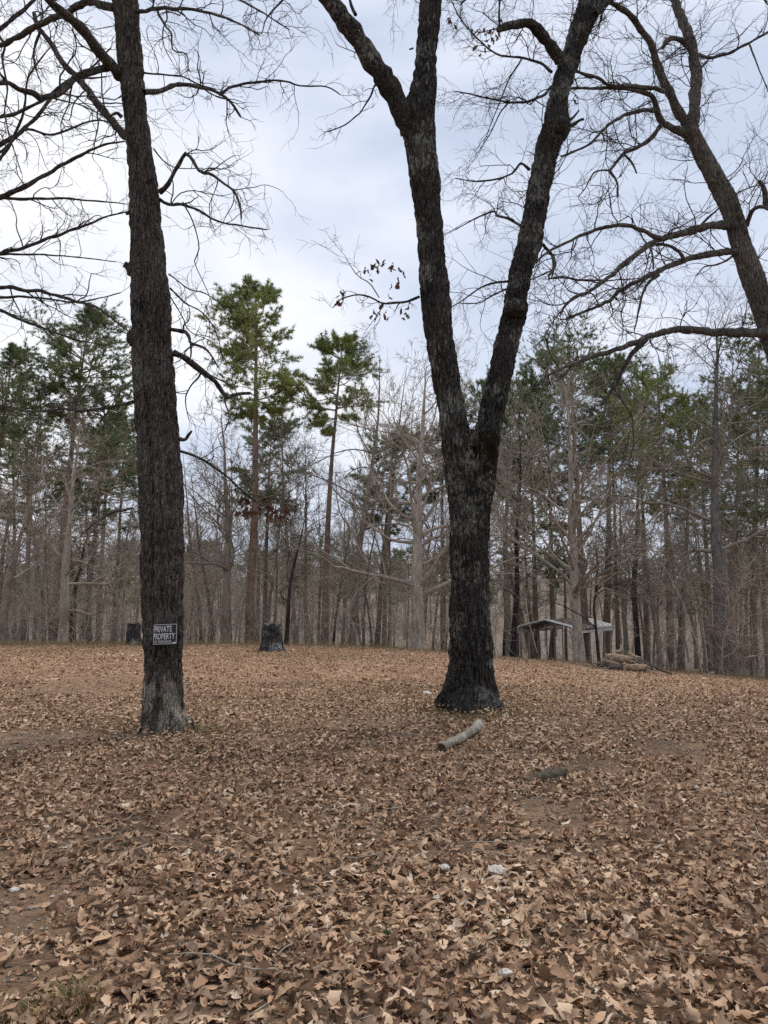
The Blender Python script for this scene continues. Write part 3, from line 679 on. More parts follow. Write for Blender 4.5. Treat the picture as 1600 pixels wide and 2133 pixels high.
for k, (x, y, n, yd) in enumerate([(715, 608, 5, Y2 - .7), (785, 555, 6, Y2 - .4), (810, 560, 5, Y2 - .4), (770, 572, 5, Y2 - .5), (838, 575, 4, Y2 - .2), (708, 625, 5, Y2 - .7), (800, 650, 5, Y2 - .3), (835, 650, 4, Y2 - .2), (780, 655, 4, Y2 - .3), (820, 600, 3, Y2 - .3),
                                   (1036, 55, 7, YR - .6), (1030, 75, 7, YR - .6), (995, 65, 4, YR - .3), (943, 45, 4, YR), (1005, 100, 4, YR - .3), (1190, 215, 6, YR), (1020, 78, 4, YR - .5), (1096, 175, 3, YR - .5)]):
    leaf_cluster(oak2, base2, P(x, y - 6, yd), n + 1, .055, .125, 70 + k)

# --- the oak leaning in from the right, its foot outside the picture
Y3 = 15.5
rows3 = [(1520, 1690, 1760), (1450, 1695, 1752), (1300, 1694, 1748), (1000, 1672, 1724), (850, 1640, 1692), (720, 1592, 1643), (650, 1570, 1618), (560, 1538, 1585), (500, 1520, 1562), (430, 1500, 1541), (370, 1470, 1508), (310, 1440, 1474), (275, 1424, 1456)]
c3, r3 = trunk_from_rows(rows3, Y3, .035); base3 = np.array([c3[0][0], Y3, tz(c3[0][0], Y3)])
oak3 = thing('oak_tree', base3, 'grey oak leaning in from the right edge with long arching limbs', 'tree')
q = Acc(); q.add(bark_tube(c3, r3, 90, .026, fscale=(11, 2.4)), tube_faces(len(c3), 90)); link('trunk', q.mesh('trunk', BARK3, base=base3), oak3)
L3 = [limb([(1440, 290), (1435, 270), (1405, 215), (1375, 150), (1355, 90), (1330, 55), (1300, 20), (1265, 5), (1220, -5)], 22, 7, Y3, Y3 - 1.5),
      limb([(1440, 285), (1446, 240), (1449, 200), (1450, 150), (1440, 90), (1420, 40), (1405, 0), (1390, -50), (1380, -120)], 28, 13, Y3, Y3 + 1.5),
      limb([(1438, 285), (1420, 275), (1400, 266), (1380, 255), (1370, 235), (1362, 205), (1335, 192), (1290, 183), (1240, 184), (1190, 185)], 18, 5, Y3, Y3 - 2.0),
      limb([(1385, 190), (1360, 184), (1320, 180), (1270, 178), (1240, 160), (1200, 150)], 10, 6, Y3 - 1, Y3 - 2.2),
      limb([(1364, 230), (1330, 232), (1290, 245), (1255, 270), (1230, 300), (1170, 325)], 9, 4, Y3 - 1, Y3 - 2.5),
      limb([(1378, 262), (1350, 290), (1330, 305), (1300, 320), (1280, 345), (1271, 357), (1285, 380), (1288, 410)], 10, 4, Y3 - .8, Y3 - 1.4),
      limb([(1530, 474), (1510, 468), (1480, 470), (1440, 480), (1400, 492), (1370, 500), (1345, 515), (1300, 550), (1270, 575), (1230, 605), (1190, 625), (1168, 652)], 19, 5, Y3, Y3 - 3),
      limb([(1380, 497), (1340, 482), (1310, 470), (1270, 472), (1220, 485), (1180, 505), (1140, 525), (1118, 548)], 10, 4, Y3 - 1.6, Y3 - 3.0),
      limb([(1545, 525), (1500, 525), (1460, 532), (1420, 545), (1380, 560), (1340, 580), (1300, 600), (1270, 625), (1240, 640), (1180, 665)], 15, 5, Y3, Y3 - 2.4),
      limb([(1424, 544), (1412, 522), (1390, 511), (1358, 508)], 8, 5, Y3 - .9, Y3 - 1.2),
      limb([(1372, 573), (1350, 590), (1335, 620), (1330, 650), (1322, 685)], 7, 3, Y3 - 1.3, Y3 - 1.3),
      limb([(1615, 700), (1590, 695), (1540, 693), (1480, 692), (1420, 686), (1380, 692), (1340, 708), (1280, 730), (1230, 745), (1190, 760), (1160, 772), (1135, 785)], 21, 5, Y3, Y3 - 2.6),
      limb([(1348, 706), (1320, 735), (1300, 765), (1285, 795), (1270, 822), (1252, 842)], 11, 5, Y3 - 1.6, Y3 - 1.2),
      limb([(1280, 808), (1300, 840), (1317, 870), (1319, 920), (1312, 960)], 6, 2.5, Y3 - 1.3, Y3 - 1.0),
      limb([(1556, 470), (1565, 442), (1590, 430), (1625, 445), (1670, 430)], 10, 5, Y3, Y3 - 1),
      limb([(1598, 430), (1592, 395), (1582, 378)], 12, 8, Y3 - .4, Y3 - .6),
      limb([(1452, 112), (1475, 120), (1510, 112), (1560, 90), (1610, 60), (1660, 40)], 8, 4, Y3 + .8, Y3 - .2),
      limb([(1448, 110), (1425, 90), (1405, 80), (1388, 85), (1380, 98)], 12, 8, Y3 + .8, Y3 + .2),
      limb([(1454, 145), (1465, 135), (1474, 125)], 6, 4, Y3 + .6, Y3 + .6),
      limb([(1302, 322), (1318, 340), (1326, 360)], 5, 3.5, Y3 - 1, Y3 - 1)]
S3 = [limb([(1150, 530), (1155, 555), (1140, 580), (1175, 575), (1175, 590)], 8, 3, Y3 - 3, Y3 - 3), limb([(1355, 515), (1360, 535), (1362, 560)], 5, 3, Y3 - 1.7, Y3 - 1.7),
      limb([(1270, 355), (1240, 358), (1220, 390), (1205, 410)], 4, 2, Y3 - 1.2, Y3 - 1.8), limb([(1170, 575), (1200, 582), (1260, 584), (1330, 580)], 4, 2.5, Y3 - 2.6, Y3 - 1.8),
      limb([(1390, -60), (1460, -100), (1540, -60), (1600, 10)], 9, 3, Y3 + 1, Y3), limb([(1340, -60), (1300, -40), (1240, 0), (1230, 60)], 7, 2.5, Y3, Y3 - 1.5),
      limb([(1560, 90), (1580, 140), (1600, 190)], 4, 2, Y3, Y3), limb([(1460, 470), (1490, 440), (1540, 400), (1600, 380)], 5, 2.2, Y3, Y3 - .8), limb([(1530, 530), (1500, 550), (1470, 555), (1450, 575)], 5, 2, Y3, Y3 - .5)]
put_limbs(oak3, L3 + S3, BARK3, base3)
rg = np.random.default_rng(41); q = Acc()
sprout(q, L3[:2], 3.6, rg, (.8, 2.1), 5, 4, .05, minr=.0038); sprout(q, L3[2:14], 3.6, rg, (.6, 1.6), 5, 4, .03, minr=.0038); sprout(q, L3[14:18] + S3, 4, rg, (.6, 1.7), 4, 4, .02, minr=.0038)
sprout(q, [(c3[int(len(c3) * .45):], r3[int(len(c3) * .45):] * .15)], 4, rg, (.7, 1.8), 5, 4, .04, minr=.004)
link('crown', q.mesh('crown', TWIG, base=base3), oak3)

# --- the oak outside the left edge: its limbs reach into the picture
Y4 = 12.5
b4x = P(-330, 1400, Y4)[0]; base4 = np.array([b4x, Y4, tz(b4x, Y4)])
oak4 = thing('oak_tree', base4, 'oak outside the left edge sweeping thin bare limbs across the sky', 'tree')
tp = np.array([[b4x, Y4, base4[2] - .1], [b4x + .1, Y4, 2.], [b4x - .05, Y4 + .1, 4.5], [b4x + .1, Y4, 7], [b4x + .2, Y4 + .2, 10], [b4x, Y4, 13]]); tp = catmull(tp, 20); tr = np.interp(np.arange(len(tp)), [0, 6, 40, 100], [.42, .3, .24, .08])
q = Acc(); q.add(bark_tube(tp, tr, 60, .02), tube_faces(len(tp), 60)); link('trunk', q.mesh('trunk', BARK1, base=base4), oak4)
L4 = []
for pts, w0, w1, dy in [([(-310, 560), (-120, 470), (0, 412), (60, 385), (110, 355), (170, 322), (215, 302), (258, 295)], 14, 3, -.6), ([(-120, 440), (-20, 412), (50, 415), (120, 413), (200, 418), (262, 425)], 9, 2.2, .5),
                        ([(-310, 640), (-120, 570), (0, 528), (50, 515), (110, 492), (170, 472), (220, 452), (265, 440)], 12, 2.6, .9), ([(-60, 540), (0, 530), (80, 530), (160, 536), (240, 545)], 6, 2, 1.2),
                        ([(-310, 700), (-120, 615), (0, 598), (40, 602), (100, 610), (150, 625), (200, 640), (240, 668), (268, 690)], 11, 3, -1), ([(-120, 625), (0, 620), (60, 618), (110, 625), (170, 628), (250, 610)], 7, 2.4, .6),
                        ([(-310, 760), (-100, 625), (0, 646), (40, 665), (110, 690), (160, 708), (220, 720)], 9, 2.4, 0), ([(-310, 420), (-100, 330), (0, 300), (60, 260), (120, 190), (180, 150), (230, 100)], 13, 3, 1.2),
                        ([(-310, 330), (-100, 250), (0, 245), (80, 215), (140, 170), (220, 160)], 11, 3, -.8), ([(-310, 200), (-100, 120), (0, 60), (60, 10), (110, -40)], 13, 5, .5), ([(-50, 400), (20, 300), (50, 230), (60, 160), (110, 90)], 8, 2.5, -.4),
                        ([(-310, 300), (-80, 330), (0, 318), (50, 270), (110, 280), (200, 250), (250, 262)], 8, 2.4, .8)]:
    L4.append(limb(pts, w0, w1, Y4, Y4 + dy))
put_limbs(oak4, L4, BARK1, base4, 8)
rg = np.random.default_rng(43); q = Acc(); sprout(q, L4, 3.4, rg, (.4, 1.15), 4, 3, .025, minr=.0030); link('crown', q.mesh('crown', TWIG, base=base4), oak4)

# ------------------------------------------------------------------ the wood behind
def bare_tree(seed, h, r0, fork=.35, n1=16, spread=1., wild=.16, lean=(0, 0), lv3=5, tubes_t=9, twr=.007, stem_wig=.035, elev=(15, 60), fine=True):
    """bare broadleaf: returns trunk Acc and crown Acc, foot at the origin"""
    g = np.random.default_rng(seed); ta, ca = Acc(), Acc()
    K = 14; p = [np.array([0, 0, -.4])]; d = np.array([lean[0], lean[1], 1.])
    for k in range(K): d = unit(d + g.normal(size=3) * stem_wig * np.array([1, 1, .2])); p.append(p[-1] + d * (h * .93) / K)
    p = catmull(np.array(p), 4); t = np.linspace(0, 1, len(p)); rt = r0 * (1 - .93 * t ** 1.15) * (1 + .45 * np.exp(-t * 28)); rt = np.maximum(rt, .012)
    rt = rt * (1 + .16 * noise(p * 2.2 + seed))
    tubes(ta, p, rt, tubes_t)
    o, d, pr, _, tt = spawn(p[None], rt[None], n1, fork, .97, 30, 80, g, tip=False)
    az = g.uniform(0, 6.283, n1) + np.arange(n1) * 2.4; el = np.radians(g.uniform(*elev, n1) + 25 * (tt - .5)); d = np.stack([np.cos(az) * np.cos(el), np.sin(az) * np.cos(el), np.sin(el)], -1)
    L = h * spread * g.uniform(.20, .42, n1) * (1.15 - .75 * np.clip((tt - fork) / (1 - fork), 0, 1) ** 1.5)
    p1 = grow(o, d, L, 9, wild, .045, g); q1 = taper(np.clip(np.maximum(pr * .42, L * .0085), .012, pr * .7), 9, .22); tubes(ca, p1, q1, 5)
    o, d, pr, pl, t2 = spawn(p1, q1, 6, .2, 1, 28, 65, g); p2 = grow(o, d, pl * g.uniform(.28, .58, len(o)) * (1.15 - .5 * t2), 5, wild * 1.05, .05, g); q2 = taper(np.clip(pr * .6, twr * 1.3, .05), 5, .4); tubes(ca, p2, q2, 3)
    o, d, pr, pl, t2 = spawn(p2, q2, lv3, .1, 1, 25, 65, g); p3 = grow(o, d, pl * g.uniform(.3, .65, len(o)), 3, wild * 1.1, .05, g); q3 = taper(np.clip(pr * .65, twr, .02), 3, .55); tubes(ca, p3, q3, 3)
    if fine:
        k = g.uniform(size=len(p3)) < .75; o, d, pr, pl, t2 = spawn(p3[k], q3[k], 3, .1, 1, 25, 60, g, tip=False); p4 = grow(o, d, pl * g.uniform(.35, .7, len(o)), 2, wild, .05, g); tubes(ca, p4, taper(np.full(len(o), twr * .8), 2, .6), 3)
    return ta, ca

def pine_tree(seed, h, r0, crown0=.55, rad=2.2, n=34, lean=(0, 0), tuft=1., lower=6):
    """pine: straight trunk, layered clumpy crown; returns trunk, branch, needle Accs"""
    g = np.random.default_rng(seed); ta, ba, na = Acc(), Acc(), Acc()
    K = 12; p = [np.array([0, 0, -.4])]; d = np.array([lean[0], lean[1], 1.])
    for k in range(K): d = unit(d + g.normal(size=3) * .014 * np.array([1, 1, 0])); p.append(p[-1] + d * (h - .3) / K)
    p = catmull(np.array(p), 4); t = np.linspace(0, 1, len(p)); rt = np.maximum(r0 * (1 - .88 * t ** 1.2) * (1 + .25 * np.exp(-t * 40)), .015); tubes(ta, p, rt, 9)
    tt = crown0 + (1 - crown0) * np.sort(g.uniform(0, 1, n)) ** .9; tt[-1] = .985
    tt = np.clip(np.round(tt * h / .55) * .55 / h + g.normal(0, .006, n), crown0 * .97, .99)       # whorls
    k = (len(p) - 1) * tt; i = k.astype(int); o = p[i] + (p[np.minimum(i + 1, len(p) - 1)] - p[i]) * (k - i)[:, None]
    x = (tt - crown0) / (1 - crown0); prof = .34 + .72 * np.sin(np.pi * .94 * np.clip(x, 0, 1) ** .8)
    L = rad * prof * g.uniform(.55, 1.2, n); az = g.uniform(0, 6.283, n); el = np.radians(-5 + 50 * x ** 1.8 + g.normal(0, 10, n))
    d = np.stack([np.cos(az) * np.cos(el), np.sin(az) * np.cos(el), np.sin(el)], -1)
    p1 = grow(o, d, L, 7, .10, .035, g); q1 = taper(np.clip(L * .016, .014, .06), 7, .3); tubes(ba, p1, q1, 4)
    o, d, pr, pl, t2 = spawn(p1, q1, 12, .42, 1, 30, 80, g); d[:, 2] *= .5; p2 = grow(o, d, pl * g.uniform(.18, .42, len(o)), 3, .14, .07, g); q2 = taper(np.clip(pr * .6, .007, .03), 3, .5); tubes(ba, p2, q2, 3)
    # dead lower branches
    m_ = lower; tl = g.uniform(crown0 * .55, crown0, m_); i = ((len(p) - 1) * tl).astype(int); az = g.uniform(0, 6.283, m_); d = np.stack([np.cos(az), np.sin(az), g.uniform(-.2, .25, m_)], -1)
    pd = grow(p[i], d, g.uniform(.3, .8, m_) * rad, 6, .14, .0, g); tubes(ba, pd, taper(np.full(m_, .018), 6, .3), 3)
    # needle tufts at the shoots' outer halves
    o, d, pr, pl, t2 = spawn(p2, q2, 7, .2, 1, 15, 60, g); keep = g.uniform(size=len(o)) < .95; o, d = o[keep], d[keep]; nt_ = len(o); B = 11
    dd = unit(d[:, None] * .55 + g.normal(size=(nt_, B, 3)) * .75 + np.array([0, 0, .18])); ln = g.uniform(.13, .24, (nt_, B, 1)) * tuft; sd = unit(np.cross(dd, g.normal(size=dd.shape))) * .0135 * tuft
    oo = o[:, None] + d[:, None] * g.uniform(-.05, .07, (nt_, B, 1))
    V = np.stack([oo - sd, oo + sd, oo + dd * ln], 2); na.add(V, np.arange(nt_ * B * 3).reshape(-1, 3))
    return ta, ba, na

def base_at(px, Yd, py=None):
    x = (px - CX) / FPX * (Yd / ct * 1.0) * 1.0
    p = P(px, 1340, Yd); return np.array([p[0], Yd, tz(p[0], Yd)])
def height_to(px, py, Yd, b): return P(px, py, Yd)[2] - b[2]
def w2r(w, Yd): return w * .5 * Yd / FPX

lib = [(bare_tree(300 + k, 12., .12 + .02 * (k % 3), fork=.3 + .06 * (k % 3), n1=16, spread=.8, lv3=5, twr=.009, fine=True, elev=(20, 65))) for k in range(5)]
lib = [(a_.mesh('trunk', [BARK_WOOD, BARK_DARK, BARK_WOOD, BARK_PINE_D, BARK_WOOD][k]), b_.mesh('crown', TWIG_B if k % 2 else TWIG_G)) for k, (a_, b_) in enumerate(lib)]
tree_lib = []
def put_bare(px, top, toppx, Yd, w, label, seed, barkm=BARK_WOOD, twig=TWIG_G, name='bare_tree', group=None, **kw):
    b = base_at(px, Yd); h = height_to(toppx, top, Yd, b); p = P(toppx, top, Yd)
    lean = ((p[0] - b[0]) / h, kw.pop('back', 0.))
    t_ = thing(name, b, label, 'tree', group)
    if kw.get('fine') is False and barkm is not BARK_DARK and seed != 231:
        k_ = seed % 5; me = lib[k_]; sx = max(h / 12. * .8, w2r(w, Yd) / .14 * .8); t_.scale = (sx, sx, h / 12.); t_.rotation_euler = (0, math.atan(lean[0]), seed * 1.7)
        link('trunk', me[0], t_); link('crown', me[1], t_); return t_, b
    ta, ca = bare_tree(seed, h, w2r(w, Yd), lean=lean, **kw)
    a_ = link('trunk', ta.mesh('trunk', barkm), t_); b_ = link('crown', ca.mesh('crown', twig), t_); tree_lib.append((t_, h, (a_, b_))); return t_, b
PINE_MESH = {}
def put_pine(px, top, toppx, Yd, w, label, seed, barkm=BARK_PINE, needle=NEEDLE, group=None, **kw):
    b = base_at(px, Yd); h = height_to(toppx, top, Yd, b); p = P(toppx, top, Yd)
    t_ = thing('pine_tree', b, label, 'tree', group)
    lean = ((p[0] - b[0]) / h, 0); key = kw.pop('like', None)
    if key is None:
        ta, ba, na = pine_tree(seed, h, w2r(w, Yd), lean=lean, **kw); z_ = Acc()
        for src, mi in ((ba, 0), (na, 1)):
            off = z_.n; z_.v += src.v; z_.n += src.n; z_.f += [(f + off, mi) for f, _ in src.f]
        me = (ta.mesh('trunk', barkm), z_.mesh('crown', [TWIG_B, needle], smooth=False)); PINE_MESH[seed] = (me, h, kw.get('rad', 2.2), lean)
        sx = sz = 1.
    else:
        me, h0, r0_, lean0 = PINE_MESH[key]; sz = h / h0; sx = kw.get('rad', 2.2) / r0_; t_.scale = (sx, sx, sz); t_.rotation_euler = (0, math.atan(lean[0] - lean0[0]), 0)
    link('trunk', me[0], t_); link('crown', me[1], t_)
    return t_, h

pines = []
PA = dict(needle=NEEDLE); 
pines.append(put_pine(520, 592, 543, 36, 21, 'tall bright green pine just right of the sign oak', 101, crown0=.64, rad=2.15, n=74, lower=3))
pines.append(put_pine(676, 682, 688, 38, 16, 'slender pine left of the forked oak, shorter than its bright neighbour', 102, crown0=.71, rad=1.9, n=54, lower=4))
pines.append(put_pine(551, 884, 560, 44, 12, 'small dark pine standing behind the tall bright pine', 103, BARK_PINE_D, NEEDLE_D, crown0=0.62, rad=2.4, n=48))
pines.append(put_pine(112, 632, 152, 40, 18, 'tall dark pine left of the sign oak with a broad flat crown', 104, BARK_PINE, NEEDLE_D, crown0=.66, rad=2.7, n=64))
pines.append(put_pine(172, 815, 222, 43, 15, 'leaning pine between the pale oak and the sign oak', 105, BARK_PINE_D, NEEDLE_D, crown0=0.56, rad=3.3, n=54))
pines.append(put_pine(1222, 690, 1190, 54, 17, 'tall pine with brown trunk rising behind the carport', 109, BARK_PINE, NEEDLE_D, crown0=0.46, rad=4.6, n=64))
pines.append(put_pine(1394, 755, 1390, 50, 16, 'round topped pine with reddish trunk right of the log pile', 111, BARK_PINE, NEEDLE, crown0=0.55, rad=3.4, n=54))
pines.append(put_pine(1412, 830, 1452, 52, 13, 'pine leaning right beside the lichen spotted oak', 112, BARK_PINE_D, NEEDLE_D, crown0=0.55, rad=3.3, n=50))
pines.append(put_pine(1566, 690, 1560, 44, 16, 'dense dark pine right of the lichen spotted oak', 113, BARK_PINE_D, NEEDLE_D, crown0=0.36, rad=3.8, n=70))
pines.append(put_pine(-40, 715, -5, 38, 20, 'pine cut by the left edge, only its crown tip showing', 106, BARK_PINE_D, NEEDLE_D, crown0=.6, rad=2.2, n=34, like=104))
pines.append(put_pine(52, 890, 55, 46, 14, 'low dark pine behind the left edge of the clearing', 107, BARK_PINE_D, NEEDLE_D, crown0=.5, rad=3.2, n=44, like=105))
pines.append(put_pine(785, 905, 815, 48, 13, 'dark pine left of the pale zigzag oak', 108, BARK_PINE_D, NEEDLE_D, crown0=.55, rad=2.6, n=36, like=103))
pines.append(put_pine(1286, 760, 1300, 56, 12, 'dark pine standing right of the carport roof', 110, BARK_PINE_D, NEEDLE_D, crown0=.55, rad=2.6, n=36, like=112))
pines.append(put_pine(1640, 640, 1612, 40, 18, 'dark pine at the right edge with boughs reaching low', 114, BARK_PINE_D, NEEDLE_D, crown0=.32, rad=3.2, n=64, like=113))
pines.append(put_pine(1012, 800, 1000, 58, 12, 'far pine seen through the fork of the big oak', 115, BARK_PINE_D, NEEDLE_D, crown0=.55, rad=3.0, n=38, like=103))
pines.append(put_pine(1118, 840, 1108, 56, 13, 'dark pine behind the left end of the carport', 116, BARK_PINE_D, NEEDLE_D, crown0=.45, rad=3.4, n=44, like=105))
pines.append(put_pine(925, 880, 905, 56, 12, 'dark pine hidden behind the big forked oak trunk', 117, BARK_PINE_D, NEEDLE_D, crown0=.5, rad=3.0, n=40, like=104))
pines.append(put_pine(232, 905, 262, 50, 12, 'thin dark pine touching the left side of the sign oak', 118, BARK_PINE_D, NEEDLE_D, crown0=.52, rad=2.8, n=40, like=112))
pines.append(put_pine(1478, 835, 1470, 56, 12, 'thin pine directly behind the lichen spotted oak', 119, BARK_PINE_D, NEEDLE_D, crown0=.5, rad=3.0, n=42, like=111))

for a_ in [(1078, 800, 1074, 62, 13, 'dark pine immediately right of the forked oak trunk', 103, 3.4), (1152, 745, 1150, 60, 14, 'dark pine filling the gap left of the carport oak', 105, 3.6), (1262, 735, 1262, 62, 14, 'dark pine rising right of the carport oak', 104, 3.8),
           (1345, 800, 1346, 60, 13, 'dark pine left of the round topped pine', 111, 3.2), (1528, 770, 1526, 54, 14, 'dark pine just right of the lichen spotted oak', 113, 3.6), (30, 800, 30, 60, 13, 'dark pine far behind the grey left edge tree', 105, 3.2), (205, 860, 208, 62, 12, 'dark pine far behind the leaning pine', 104, 3.2)]:
    pines.append(put_pine(*a_[:6], 500, BARK_PINE_D, NEEDLE_D, like=a_[6], rad=a_[7]))
put_bare(470, 800, 452, 34, 20, 'grey bare oak between the sign oak and the tall bright pine', 201, BARK_WOOD, TWIG_H, fork=.30, n1=22, spread=1.0, wild=.18)
put_bare(732, 690, 745, 38, 16, 'slim grey bare tree right of the slender pine', 202, BARK_WOOD, TWIG_H, fork=.35, n1=20, spread=.9)
put_bare(872, 720, 866, 33, 30, 'pale bare oak with zigzag limbs left of the forked oak', 223, BARK_PALE, TWIG_G, fork=.20, n1=30, spread=1.05, wild=.21, stem_wig=.028)
put_bare(1206, 690, 1195, 36, 23, 'pale bare oak standing in front of the carport', 224, BARK_PALE, TWIG_G, fork=.2, n1=30, spread=1.0, wild=.14, elev=(20, 65))
put_bare(1502, 575, 1488, 34, 30, 'lichen spotted bare oak near the right edge', 205, bark('bark_lichen_oak', (.06, .055, .05), (.17, .16, .145), lich=.9, fleck=.10, scale=8, stretch=.4), TWIG_H, fork=.34, n1=20, spread=.9, wild=.17)
put_bare(131, 830, 142, 33, 21, 'pale bare oak with drooping limbs at the left of the clearing', 206, BARK_PALE, TWIG_G, fork=.14, n1=24, spread=.95, wild=.2, elev=(0, 55))
put_bare(10, 980, 0, 31, 24, 'grey bare tree cut by the left edge beside dry grass', 207, BARK_WOOD, TWIG_H, fork=.3, n1=14, spread=.9, fine=False, twr=.009, lv3=6)
put_bare(596, 1000, 612, 31, 10, 'thin dark tree with arching branches right beside the lichened stump', 208, BARK_DARK, TWIG, fork=.24, n1=12, spread=1.0, wild=.2)
put_bare(1112, 1020, 1030, 60, 12, 'bent dark oak leaning left behind the end of the carport', 209, BARK_WOOD, TWIG_H, fork=.4, n1=12, spread=1.0, wild=.2, stem_wig=.07)
put_bare(1374, 930, 1370, 40, 18, 'grey straight bare tree right of the log pile', 210, BARK_WOOD, TWIG_H, fork=.4, n1=16, spread=.8, fine=False, twr=.009, lv3=6)
put_bare(1250, 1060, 1238, 33.5, 8, 'crooked dark sapling tree behind the log pile', 211, BARK_DARK, TWIG, fork=.3, n1=12, spread=1.3, wild=.22, stem_wig=.08, fine=False, twr=.009, lv3=6)
put_bare(145, 1000, 152, 36, 13, 'black slim trunk close behind the pale drooping oak', 212, BARK_DARK, TWIG, fork=.5, n1=10, spread=.7, fine=False, twr=.009, lv3=6)
put_bare(985, 665, 984, 46, 14, 'bare tree whose twigs show inside the fork of the big oak', 213, BARK_WOOD, TWIG_H, fork=.4, n1=20, spread=.8, elev=(35, 70), fine=False, twr=.009, lv3=6)
put_bare(640, 860, 640, 42, 12, 'bare tree behind the dead leaves between the two bright pines', 214, BARK_WOOD, TWIG_H, fork=.35, n1=18, spread=.95, fine=False, twr=.009, lv3=6)
put_bare(800, 700, 790, 46, 14, 'tall grey bare tree left of the forked oak, twigs spread like a fan', 215, BARK_WOOD, TWIG_H, fork=.38, n1=22, spread=.9, elev=(35, 70), fine=False, twr=.009, lv3=6)
put_bare(1330, 700, 1335, 52, 15, 'tall bare tree behind the log pile topping the pines', 216, BARK_WOOD, TWIG_H, fork=.4, n1=22, spread=.85, elev=(30, 70), fine=False, twr=.009, lv3=6)
put_bare(1060, 760, 1065, 48, 15, 'bare tree right of the forked oak trunk with upright twigs', 217, BARK_WOOD, TWIG_H, fork=.4, n1=20, spread=.8, elev=(35, 70), fine=False, twr=.009, lv3=6)
put_bare(420, 900, 410, 46, 12, 'thin bare tree close to the right side of the sign oak', 218, BARK_WOOD, TWIG_B, fork=.35, n1=16, spread=.9, fine=False, twr=.009, lv3=6)

# a young beech that has kept its russet leaves
bt, bb = put_bare(1546, 1150, 1556, 31, 6, 'young tree still holding russet dead leaves at the right edge', 231, BARK_WOOD, TWIG_B, fork=.1, n1=16, spread=1.5, elev=(5, 45), fine=False, twr=.006)
g = np.random.default_rng(232); q = Acc(); n = 900; hh = g.uniform(.3, 4.2, n); o = np.stack([g.normal(.2, .75, n), g.normal(0, .7, n), hh], -1); V_, F_ = leaf_set(4, 2, 1, 9)[0]
d = unit(g.normal(size=(n, 3)) + [0, 0, -.7]); x = unit(np.cross(d, g.normal(size=(n, 3)))); z = np.cross(x, d); V = np.einsum('vj,njk->nvk', V_, np.stack([x, d, z], 1)) * .11 + o[:, None]
q.add(V, (F_[None] + (np.arange(n) * len(V_))[:, None, None]).reshape(-1, F_.shape[1]), 0, tone=np.repeat(g.uniform(.2, 1, n), len(V_))); link('foliage', q.mesh('foliage', LEAF_HANG), bt)['kind'] = 'stuff'

# filler trees deeper in the wood: nothing in the photograph tells them apart
rg = np.random.default_rng(77)
MARKS = [(-400, 'the left edge'), (131, 'the pale drooping oak'), (340, 'the sign oak'), (520, 'the tall bright pine'), (676, 'the slender pine'), (872, 'the pale zigzag oak'), (980, 'the forked oak'), (1208, 'the carport oak'), (1374, 'the straight grey tree'), (1502, 'the lichen spotted oak'), (2000, 'the right edge')]
ORD = ['first', 'second', 'third', 'fourth', 'fifth', 'sixth', 'seventh', 'eighth', 'ninth', 'tenth']
def place_labels(items, what):
    for (m0, n0), (m1, n1) in zip(MARKS[:-1], MARKS[1:]):
        row = sorted([i for i in items if m0 <= i[0] < m1], key=lambda i: i[0])
        for k, (px, o) in enumerate(row): o['label'] = '%s %s from left between %s and %s' % (ORD[k], what, n0, n1)
used_x = []; near_fill = []
n_fill = 0
for _try in range(6000):
    if n_fill >= 108: break
    near = n_fill < 24 and _try < 2000; Yd = rg.uniform(38, 54) if near else rg.uniform(50, 100); px = rg.uniform(-20, 1620) if near else rg.uniform(-160, 1760)
    if 1075 < px < 1300 and Yd < 66: continue
    if any(abs(px - u) < (30 if near else 11) and abs(Yd - v) < (30 if near else 14) for u, v in used_x): continue
    used_x.append((px, Yd)); b = base_at(px, Yd); k = int(rg.integers(0, 5)); s = rg.uniform(.75, 1.3)
    t_ = thing('bare_tree', b, 'faint thin bare tree far back in the wood behind the clearing', 'tree', 'thin bare trees deep in the wood', rg.uniform(0, 6.283)); t_.scale = (s * rg.uniform(.8, 1.1),) * 2 + (s,)
    if near: near_fill.append((px, t_)); t_['group'] = 'thin bare trees at the wood edge'
    t_.rotation_euler[0] = rg.normal(0, .035); t_.rotation_euler[1] = rg.normal(0, .035)
    link('trunk', lib[k][0], t_); link('crown', lib[k][1], t_); n_fill += 1
place_labels(near_fill, 'thin edge tree')
far_pines = []
for n_ in range(14):
    Yd = rg.uniform(62, 100); px = [40, 160, 250, 330, 430, 600, 720, 850, 960, 1090, 1180, 1320, 1440, 1560][n_] + rg.uniform(-25, 25); src, h0 = pines[[2, 4, 2, 4, 2, 4][n_ % 6]]
    b = base_at(px, Yd); s = rg.uniform(.75, 1.05)
    t_ = thing('pine_tree', b, 'far dark pine deep in the wood behind the clearing', 'tree', 'far pines deep in the wood', rg.uniform(0, 6.283)); t_.scale = (s, s, s)
    for ch in src.children:
        o = ch.copy(); C.objects.link(o); o.parent = t_
    far_pines.append((px, t_))
place_labels(far_pines, 'far dark pine')

